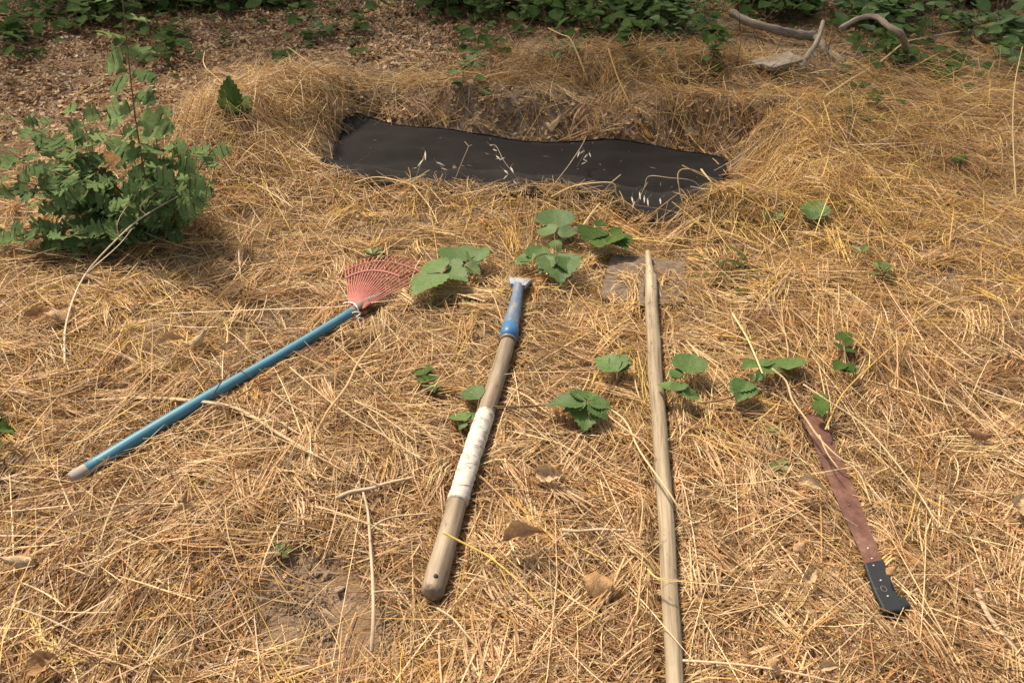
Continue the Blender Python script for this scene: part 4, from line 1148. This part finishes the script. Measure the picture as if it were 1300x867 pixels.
stalk('short golden straw piece right of the trench', [(1058, 174, .03), (1052, 150, .06), (1045, 128, .08)], 2.8, tint=GOLD)
stalk('long straw rising to the right toward the top right corner', [(1046, 124, .03), (1082, 100, .06), (1116, 80, .08), (1148, 55, .10), (1175, 48, .10), (1218, 40, .10)], 3.0, tint=(.68, .50, .28))
stalk('bright straw ending at the bramble beside the machete tip', [(930, 398, .05), (948, 428, .06), (958, 450, .08), (968, 474, .10)], 3.2, tint=(.78, .66, .38))
stalk('twisting tan stem running over the machete blade', [(980, 468, .09), (998, 484, .08), (1006, 508, .07), (1022, 530, .065), (1040, 556, .06), (1062, 578, .06), (1090, 600, .05), (1106, 640, .04)], 3.4, tint=(.62, .46, .28), flat=.9, extra=[[(1040, 552, .06), (1050, 575, .06), (1064, 594, .06)]])
stalk('long pale straw running down right from the bramble past the machete', [(1020, 488, .08), (1050, 508, .07), (1092, 536, .06), (1132, 580, .06), (1168, 628, .05), (1190, 662, .05), (1228, 688, .04)], 3.0, tint=PALE)
stalk('long thin golden straw crossing the one beside the machete', [(1048, 545, .05), (1070, 500, .06), (1110, 460, .06), (1150, 425, .06)], 2.2, tint=GOLD)
stalk('thin straw slanting down at mid right', [(1078, 424, .05), (1120, 462, .05), (1172, 504, .05)], 2.2, tint=GOLD)
stalk('upright bundle of pale straw above the machete, left piece', [(1052, 545, .03), (1048, 505, .05), (1040, 466, .08)], 2.4, tint=(.72, .58, .30), extra=[[(1056, 540, .03), (1054, 510, .05), (1048, 480, .08)]])
stalk('pale upright dead twig with side shoots on the bare earth', [(472, 826, .01), (474, 780, .035), (473, 735, .04), (470, 690, .04), (467, 650, .05), (461, 625, .06)], 5.0, M['pale_twig'], name='twig', cat='twig', flat=1,
      extra=[[(471, 672, .04), (480, 664, .05), (500, 656, .05), (540, 652, .03)], [(474, 752, .04), (490, 750, .03), (515, 752, .02)]])
stalk('flaky pale stick lying above the upright twig', [(428, 632, .03), (446, 624, .04), (470, 620, .045), (492, 613, .04), (524, 606, .03)], 6.0, M['pale_twig'], name='twig', cat='twig', flat=.8)
stalk('rough pale stick near the bottom right corner', [(1240, 748, .03), (1250, 772, .035), (1262, 792, .03), (1280, 812, .03), (1296, 834, .02)], 8.0, M['pale_twig'], name='twig', cat='stick', flat=.8)
stalk('whitish dry stick lying right of the lower mattock handle', [(714, 673, .03), (736, 674, .035), (762, 672, .03), (792, 673, .03)], 5.0, M['pale_twig'], name='twig', cat='twig', flat=.8)
stalk('brown stem rising left of the mattock, jointed and bent', [(404, 546, .03), (416, 522, .05), (440, 490, .06), (456, 458, .07), (484, 424, .09)], 4.0, tint=(.62, .44, .24), extra=[[(440, 488, .06), (470, 478, .05), (500, 470, .03)]])
stalk('long thin straw leading down right from the jointed stem', [(368, 466, .04), (430, 518, .05), (500, 560, .05), (545, 590, .04)], 2.2, tint=PALE)
stalk('curved pair of straws between the rake and mattock handles', [(450, 508, .05), (488, 530, .055), (528, 560, .04)], 3.2, tint=(.64, .48, .27), extra=[[(452, 510, .05), (480, 520, .06), (516, 538, .05)]])
stalk('broad flattened tan stalk passing under the blue handle', [(128, 508, .02), (180, 505, .02), (240, 508, .025), (300, 518, .025), (350, 548, .03), (402, 578, .03)], 7.0, tint=(.62, .47, .30), flat=.3)
stalk('second flat tan stalk beneath the blue handle ending in a cut', [(296, 512, .02), (340, 525, .02), (370, 545, .03), (400, 560, .03)], 5.0, tint=(.50, .36, .24), flat=.3)
stalk('bright reed leaning against the left side of the long pole', [(742, 504, .04), (790, 530, .05), (812, 572, .05), (846, 620, .075), (866, 650, .06), (882, 662, .04)], 3.6, tint=(.70, .55, .34))
stalk('bright straw lying across the lower part of the long pole', [(822, 722, .06), (832, 732, .075), (846, 735, .085), (890, 738, .05)], 3.2, tint=(.72, .55, .22))
stalk('paired straws standing left of the lower long pole', [(808, 785, .02), (812, 750, .04), (816, 702, .07)], 3.2, tint=(.66, .49, .24), extra=[[(820, 784, .02), (822, 755, .04), (823, 722, .05)], [(812, 682, .06), (816, 640, .07), (812, 620, .08)]])
stalk('thick pale stalk lying along the bottom edge right of the pole', [(864, 838, .02), (900, 840, .035), (946, 844, .04), (1000, 852, .04), (1072, 868, .03)], 4.0, tint=(.66, .50, .34))
stalk('yellow straw fanning right from the lower mattock handle', [(563, 676, .09), (590, 690, .07), (620, 706, .06), (652, 732, .05), (690, 772, .03)], 3.4, tint=(.72, .55, .17), extra=[[(622, 704, .05), (632, 716, .05), (650, 752, .03)]])
stalk('curved pale root below the butt of the mattock handle', [(555, 772, .04), (575, 785, .04), (592, 805, .04), (615, 832, .03)], 3.4, tint=(.66, .52, .36), flat=1)
stalk('straight thin stalk crossing the black cloth at its centre', [(690, 250, .03), (705, 232, .08), (722, 210, .15), (738, 186, .21), (744, 174, .24)], 2.0, tint=(.55, .43, .32))
stalk('thin stalk with a forked head over the left part of the cloth', [(574, 238, .03), (584, 212, .12), (595, 186, .19)], 1.8, tint=(.55, .45, .36), extra=[[(595, 186, .19), (590, 180, .2)], [(595, 186, .19), (599, 184, .2)]])
stalk('bent straw in the black cloth corner at the right', [(868, 262, .05), (862, 238, .10), (862, 218, .14), (880, 216, .14), (918, 234, .06)], 2.0, tint=(.58, .42, .22), extra=[[(866, 210, .16), (890, 222, .12), (925, 238, .06)]])
stalk('short bright straw lying over the right end of the cloth', [(890, 215, .12), (902, 230, .10), (916, 243, .07)], 2.8, tint=(.72, .56, .32))
stalk('long bent straw along the back edge of the cloth at right', [(862, 196, .03), (886, 200, .03), (904, 201, .04), (922, 220, .05)], 2.2, tint=(.58, .40, .2))
stalk('arched grey stalk over the right of the cloth', [(808, 262, .05), (818, 238, .12), (824, 224, .15), (850, 226, .14), (880, 230, .10), (894, 246, .05)], 1.8, tint=(.45, .36, .27))
stalk('pale straws at the near edge of the cloth, joined at a peak', [(700, 250, .03), (730, 236, .07), (776, 232, .10), (782, 245, .07), (792, 262, .03)], 2.4, tint=(.70, .54, .30), extra=[[(776, 232, .10), (764, 246, .06), (756, 256, .03)], [(776, 232, .10), (788, 222, .13)]])
stalk('bright straws lying on the near rim left of centre', [(450, 232, .04), (480, 225, .06), (520, 234, .05), (546, 244, .03)], 2.6, tint=(.70, .52, .26), extra=[[(518, 234, .05), (545, 216, .07)], [(524, 235, .05), (545, 262, .04), (556, 284, .03)]])
stalk('slanting straw below the near rim beside the bramble', [(735, 296, .04), (748, 275, .06), (762, 258, .07)], 2.8, tint=(.70, .52, .28))
stalk('pair of yellow straws lying right above the long hoe tip', [(782, 302, .04), (830, 306, .045), (876, 314, .04)], 3.0, tint=(.68, .52, .20), extra=[[(790, 304, .03), (840, 302, .05), (905, 306, .04)]])
stalk('long thin straw upright at the far right edge', [(1290, 250, .03), (1286, 170, .15), (1288, 110, .25), (1298, 60, .33)], 1.8, tint=(.66, .50, .28))
stalk('thin brown twig crossing the upper mattock handle leaves', [(608, 518, .02), (650, 518, .03), (690, 514, .04)], 3.4, M['brown_twig'], name='twig', cat='twig', flat=1)
stalk('black thread-like twig hooked round the upper blue handle', [(300, 505, .03), (340, 480, .08), (372, 462, .11), (382, 450, .11), (392, 440, .10), (420, 430, .06)], 1.8, M['brown_twig'], name='twig', cat='twig', flat=1)
stalk('thin dark twig looped over the middle of the blue handle', [(268, 505, .04), (286, 478, .11), (300, 470, .12), (318, 478, .09), (330, 490, .05)], 1.6, M['brown_twig'], name='twig', cat='twig', flat=1)
# drooping oat heads over the cloth
def oat(label, stem, heads, seed):
    rd = random.Random(seed); base = P(stem[0][0], stem[0][1], 0)
    t = thing('wild_oat', label, 'wild oat', base)
    pts = catmull([P(*p) for p in stem], 4)
    add_tube('stem', pts, [.0011]*len(pts), M['straw'], t, 5, tint=(.50, .42, .33))
    for (x, y, hh, dx, dy) in heads:
        a = P(x, y, hh); b = P(x+dx, y+dy, hh-.004)
        c = [a, a.lerp(b, .35), a.lerp(b, .7), b]
        add_tube('spikelet', c, [.0010, .0042, .0030, .0006], M['straw'], t, 6, tint=(.62, .57, .52), flat=.6)
        add_tube('awn', [a, a+Vector((rd.uniform(-.02, .02), rd.uniform(-.01, .01), .018))], [.0005, .0003], M['straw'], t, 4, tint=(.6, .52, .42))
oat('pale oat spray drooping over the middle of the black cloth', [(668, 252, .04), (655, 225, .12), (640, 205, .17), (630, 186, .2), (622, 184, .2)],
    [(622, 185, .2, 6, -1), (626, 190, .19, 5, 2), (630, 198, .18, 5, 5), (634, 204, .17, 7, -4), (640, 216, .15, 5, 5), (648, 212, .14, 4, 8), (660, 238, .08, 6, 4), (645, 222, .13, -6, 6), (652, 230, .12, 4, 4)], 1)
oat('pale oat spray catching light near the back edge of the cloth', [(732, 212, .06), (738, 202, .10), (742, 192, .13)],
    [(736, 192, .13, -3, 8), (742, 191, .13, -6, 5), (746, 196, .12, -5, 6), (740, 202, .11, 6, 4), (744, 206, .10, -6, 3), (748, 194, .12, 2, 6)], 2)
oat('two curved pale spikelets over the left half of the cloth', [(562, 232, .06), (566, 222, .10), (560, 210, .13)],
    [(554, 206, .14, 11, 5), (560, 214, .12, 8, 2)], 3)
oat('slim pale spikelet left of the curved pair on the cloth', [(526, 232, .06), (532, 214, .11), (540, 194, .14)], [(540, 192, .15, 0, 12), (538, 202, .13, -8, 10)], 4)
oat('dark bristly seed heads over the near right part of the cloth', [(800, 268, .04), (812, 250, .1), (822, 232, .13)],
    [(802, 250, .10, 2, 9), (812, 244, .11, 1, 10), (818, 248, .1, 0, 10), (806, 256, .08, -3, 8), (822, 252, .09, 1, 10), (838, 252, .09, 1, 8)], 5)

# fallen branches and board
def branch(label, lines, m='grey_wood', cat='branch', name='fallen_branch'):
    pts0 = [P(*lines[0][0][0][:2], 0)]
    t = thing(name, label, cat, P(lines[0][0][0][0], lines[0][0][0][1], 0))
    for k, (pts, w0, w1) in enumerate(lines):
        w = [P(*p) for p in pts]; c = catmull(w, 6); s = depth_of(w[0])/FPX
        r = [s*.5*(w0+(w1-w0)*i/len(c))*(1+.10*math.sin(i*1.7)) for i in range(len(c))]
        add_tube('limb' if k == 0 else 'side_limb', c, r, M[m], t, 10, wob=.05, seed=k)
branch('thick grey fallen branch with a forked end at the upper right', [([(928, 16, .10), (950, 28, .09), (985, 38, .08), (1010, 44, .07), (1034, 46, .07)], 9, 12), ([(1034, 46, .07), (1044, 58, .05), (1060, 72, .03), (1075, 82, .02)], 8, 4)])
branch('thin grey stick standing on the thick fallen branch', [([(1008, 100, .02), (1022, 76, .08), (1038, 52, .14), (1045, 28, .19)], 8, 6)])
branch('arched pale branch dipping into the bramble at the upper right', [([(1068, 36, .24), (1090, 24, .27), (1112, 22, .28), (1128, 34, .27), (1144, 44, .24), (1150, 62, .12)], 6, 8)])
branch('grey stub lying under the standing stick', [([(1044, 64, .04), (1058, 70, .05), (1072, 78, .03)], 9, 6)])
def board():
    c = P(985, 76, .065); t = thing('wood_board', 'flat weathered grey board lying near the fallen branch', 'board', c)
    A, B, C, D = PZ(952, 77, c.z+.012), PZ(1004, 65, c.z+.012), PZ(1020, 76, c.z+.012), PZ(978, 88, c.z+.012)
    for k, (u0, u1, l0, l1, dz) in enumerate(((0, .46, 0, .97, 0), (.48, 1, .06, 1, .003))):
        def q(u, v): return A.lerp(D, u).lerp(B.lerp(C, u), v)-c+Vector((0, 0, dz))
        V = [q(u0, l0), q(u0, l1), q(u1, l1), q(u1, l0+.03*k)]
        V = V+[v-Vector((0, 0, .02)) for v in V]
        F = [(3, 2, 1, 0), (4, 5, 6, 7)]+[(i, (i+1) % 4, (i+1) % 4+4, i+4) for i in range(4)]
        ax = (B-A).normalized(); cr = Vector((-ax.y, ax.x, 0))
        o = link('plank', mesh('plank', V, F, M['grey_wood'], [(v.dot(cr), v.z, v.dot(ax)) for v in V], smooth=False), t)
        b = o.modifiers.new('bevel', 'BEVEL'); b.width = .002; b.segments = 2
board()
# thin dry stems standing in the shaded undergrowth
def dead_stems():
    rd = random.Random(12); geo = []
    for i in range(260):
        px = rd.uniform(0, 1300); py = rd.gauss(28, 26) if px > 480 else rd.gauss(14, 16)
        if 930 < px < 1200: py = rd.gauss(45, 25)
        a = P(px, py, 0); L = rd.uniform(.08, .32); an = rd.uniform(0, 6.28); ln = rd.uniform(.1, .8)*L
        b = a+Vector((math.cos(an)*ln, math.sin(an)*ln, L*rd.uniform(.4, 1)))
        geo.append(tube([a, a.lerp(b, .5)+Vector((rd.uniform(-.02, .02), 0, .015)), b], [.0028, .0022, .0012], 4, caps=False))
    v, f, t = join_geo(geo)
    link('dead_stems', mesh('dead_stems', v, f, M['brown_twig'], t), kind='stuff', label='thin dry brown stems tangled through the shaded undergrowth', category='dead stems')
dead_stems()
# pile of fine twigs under the standing stick
def twigpile():
    rd = random.Random(9); geo = []
    for i in range(170):
        x, y = rd.gauss(1045, 30), rd.gauss(88, 11); a = P(x, y, rd.uniform(.02, .09)); an = rd.uniform(0, 6.28); L = rd.uniform(.06, .2)
        b = a+Vector((math.cos(an)*L, math.sin(an)*L*.7, rd.uniform(-.01, .06)))
        geo.append(tube([a, a.lerp(b, .5)+Vector((0, 0, .01)), b], [.002, .0018, .001], 4, caps=False))
    v, f, t = join_geo(geo)
    link('twig_pile', mesh('twig_pile', v, f, M['grey_wood'], t), kind='stuff', label='pile of fine grey twigs at the foot of the standing stick', category='twigs')
twigpile()
# dark upright leaf in the heap left of the trench
t = thing('bramble_plant', 'dark upright leaves half buried in the left straw heap', 'bramble', P(295, 150, 0))
rd = random.Random(3)
for (a, b, w) in (((296, 148, .04), (288, 96, .20), .7), ((298, 148, .04), (312, 118, .14), 1.0), ((294, 148, .04), (280, 122, .14), .9), ((300, 150, .04), (318, 132, .10), .9), ((296, 150, .03), (300, 124, .12), 1.2)):
    put_leaf(t, P(*a), P(*b), w, 'bramble', 'bramble_dark', rd.uniform(-.3, .3), rd)
add_tube('stem', [P(298, 152, 0), P(296, 146, .06)], [.003, .002], M['brown_twig'], t, 6)

# ------------------------------------------------------------------ trees that shade the back of the clearing
def _bark():
    m, t, b, out = mat('bark'); a = nd(t, 'ShaderNodeAttribute', attribute_name='tc').outputs['Vector']
    g = noise(t, mapping(t, a, (14, 14, 3)), 1.0, 6, .7)
    t.links.new(ramp(t, g, [(.3, (.05, .035, .025)), (.7, (.20, .15, .11))]).outputs[0], b.inputs['Base Color']); bumpn(t, b, g, .8, .02); return m
M['bark'] = _bark()
def _crown():
    m, t, b, out = mat('tree_leaf'); b.inputs['Base Color'].default_value = (.05, .10, .03, 1); b.inputs['Roughness'].default_value = .5
    translucent(t, b, out, (.10, .18, .04), .35); return m
M['crown'] = _crown()
def tree(x, y, label, r, hc, seed, n=3300):
    rd = random.Random(seed); rg = np.random.default_rng(seed)
    base = Vector((x, y, gz(x, y)-.05)); t = thing('oak_tree', label, 'tree', base)
    top = base+Vector((rd.uniform(-.3, .3), rd.uniform(-.3, .3), hc))
    c = catmull([base, base.lerp(top, .5)+Vector((.12, 0, 0)), top], 6)
    add_tube('trunk', c, [.17-.09*i/len(c) for i in range(len(c))], M['bark'], t, 12, wob=.05)
    centres = []
    for k in range(11):
        an = k*2.4+rd.uniform(-.3, .3); rr = r*rd.uniform(.45, .95); s = c[int(len(c)*rd.uniform(.5, .95))]
        e = top+Vector((math.cos(an)*rr, math.sin(an)*rr, rd.uniform(-.8, 1.3)))
        q = catmull([s, s.lerp(e, .5)+Vector((0, 0, .25)), e], 4)
        add_tube('limb', q, [.05*(1-.8*i/len(q)) for i in range(len(q))], M['bark'], t, 7)
        centres += [q[-1], q[len(q)*2//3]]
    cen = np.array([tuple(v) for v in centres])
    p = cen[rg.integers(0, len(cen), n)]+rg.normal(0, 1, (n, 3))*np.array([.5, .5, .36])*r/2.2
    s = rg.uniform(.04, .09, n)[:, None]; u = rg.normal(size=(n, 3)); u /= np.linalg.norm(u, axis=1, keepdims=True)
    w = rg.normal(size=(n, 3)); w -= (w*u).sum(1, keepdims=True)*u; w /= np.linalg.norm(w, axis=1, keepdims=True)
    p = p-np.array(tuple(base))
    co = np.stack([p-u*s, p+w*s*.55, p+u*s, p-w*s*.55], 1).reshape(-1, 3)
    me = bpy.data.meshes.new('crown'); q = np.arange(n*4, dtype=np.int32)
    me.vertices.add(n*4); me.vertices.foreach_set('co', co.astype(np.float32).ravel())
    me.loops.add(n*4); me.loops.foreach_set('vertex_index', q)
    me.polygons.add(n); me.polygons.foreach_set('loop_start', np.arange(0, n*4, 4, dtype=np.int32)); me.update(calc_edges=True)
    me.materials.append(M['crown']); link('crown', me, t)
tree(-5.0, 8.1, 'oak beyond the top left of the clearing', 2.3, 4.2, 1)
tree(-2.3, 8.0, 'oak beyond the litter behind the trench', 2.3, 4.4, 2)
tree(0.6, 8.3, 'oak beyond the fallen branch at the upper right', 2.2, 4.4, 3)
tree(3.3, 9.0, 'oak beyond the top right corner', 2.0, 4.2, 5)
tree(-5.6, 5.6, 'young oak left of the bush, out beyond the litter', 1.4, 3.6, 4, 1400)

# ------------------------------------------------------------------ look-alikes share a group
GROUPS = {'dry_leaf': 'dead leaves lying on the straw', 'bramble_sprig': 'bramble sprigs growing through the straw',
          'bramble_plant': 'brambles and ivy in the shade behind the clearing', 'straw_stalk': 'loose straw stalks lying singly on the straw',
          'wild_oat': 'oat sprays hanging over the black cloth', 'twig': 'dead twigs lying on the straw', 'weed': 'small weeds in the straw',
          'earth_clod': 'clods of dry earth', 'fallen_branch': 'fallen branches at the upper right', 'oak_tree': 'oaks beyond the clearing'}
for o in S.objects:
    k = o.name.split('.')[0]
    if o.parent is None and k in GROUPS and 'label' in o.keys(): o['group'] = GROUPS[k]
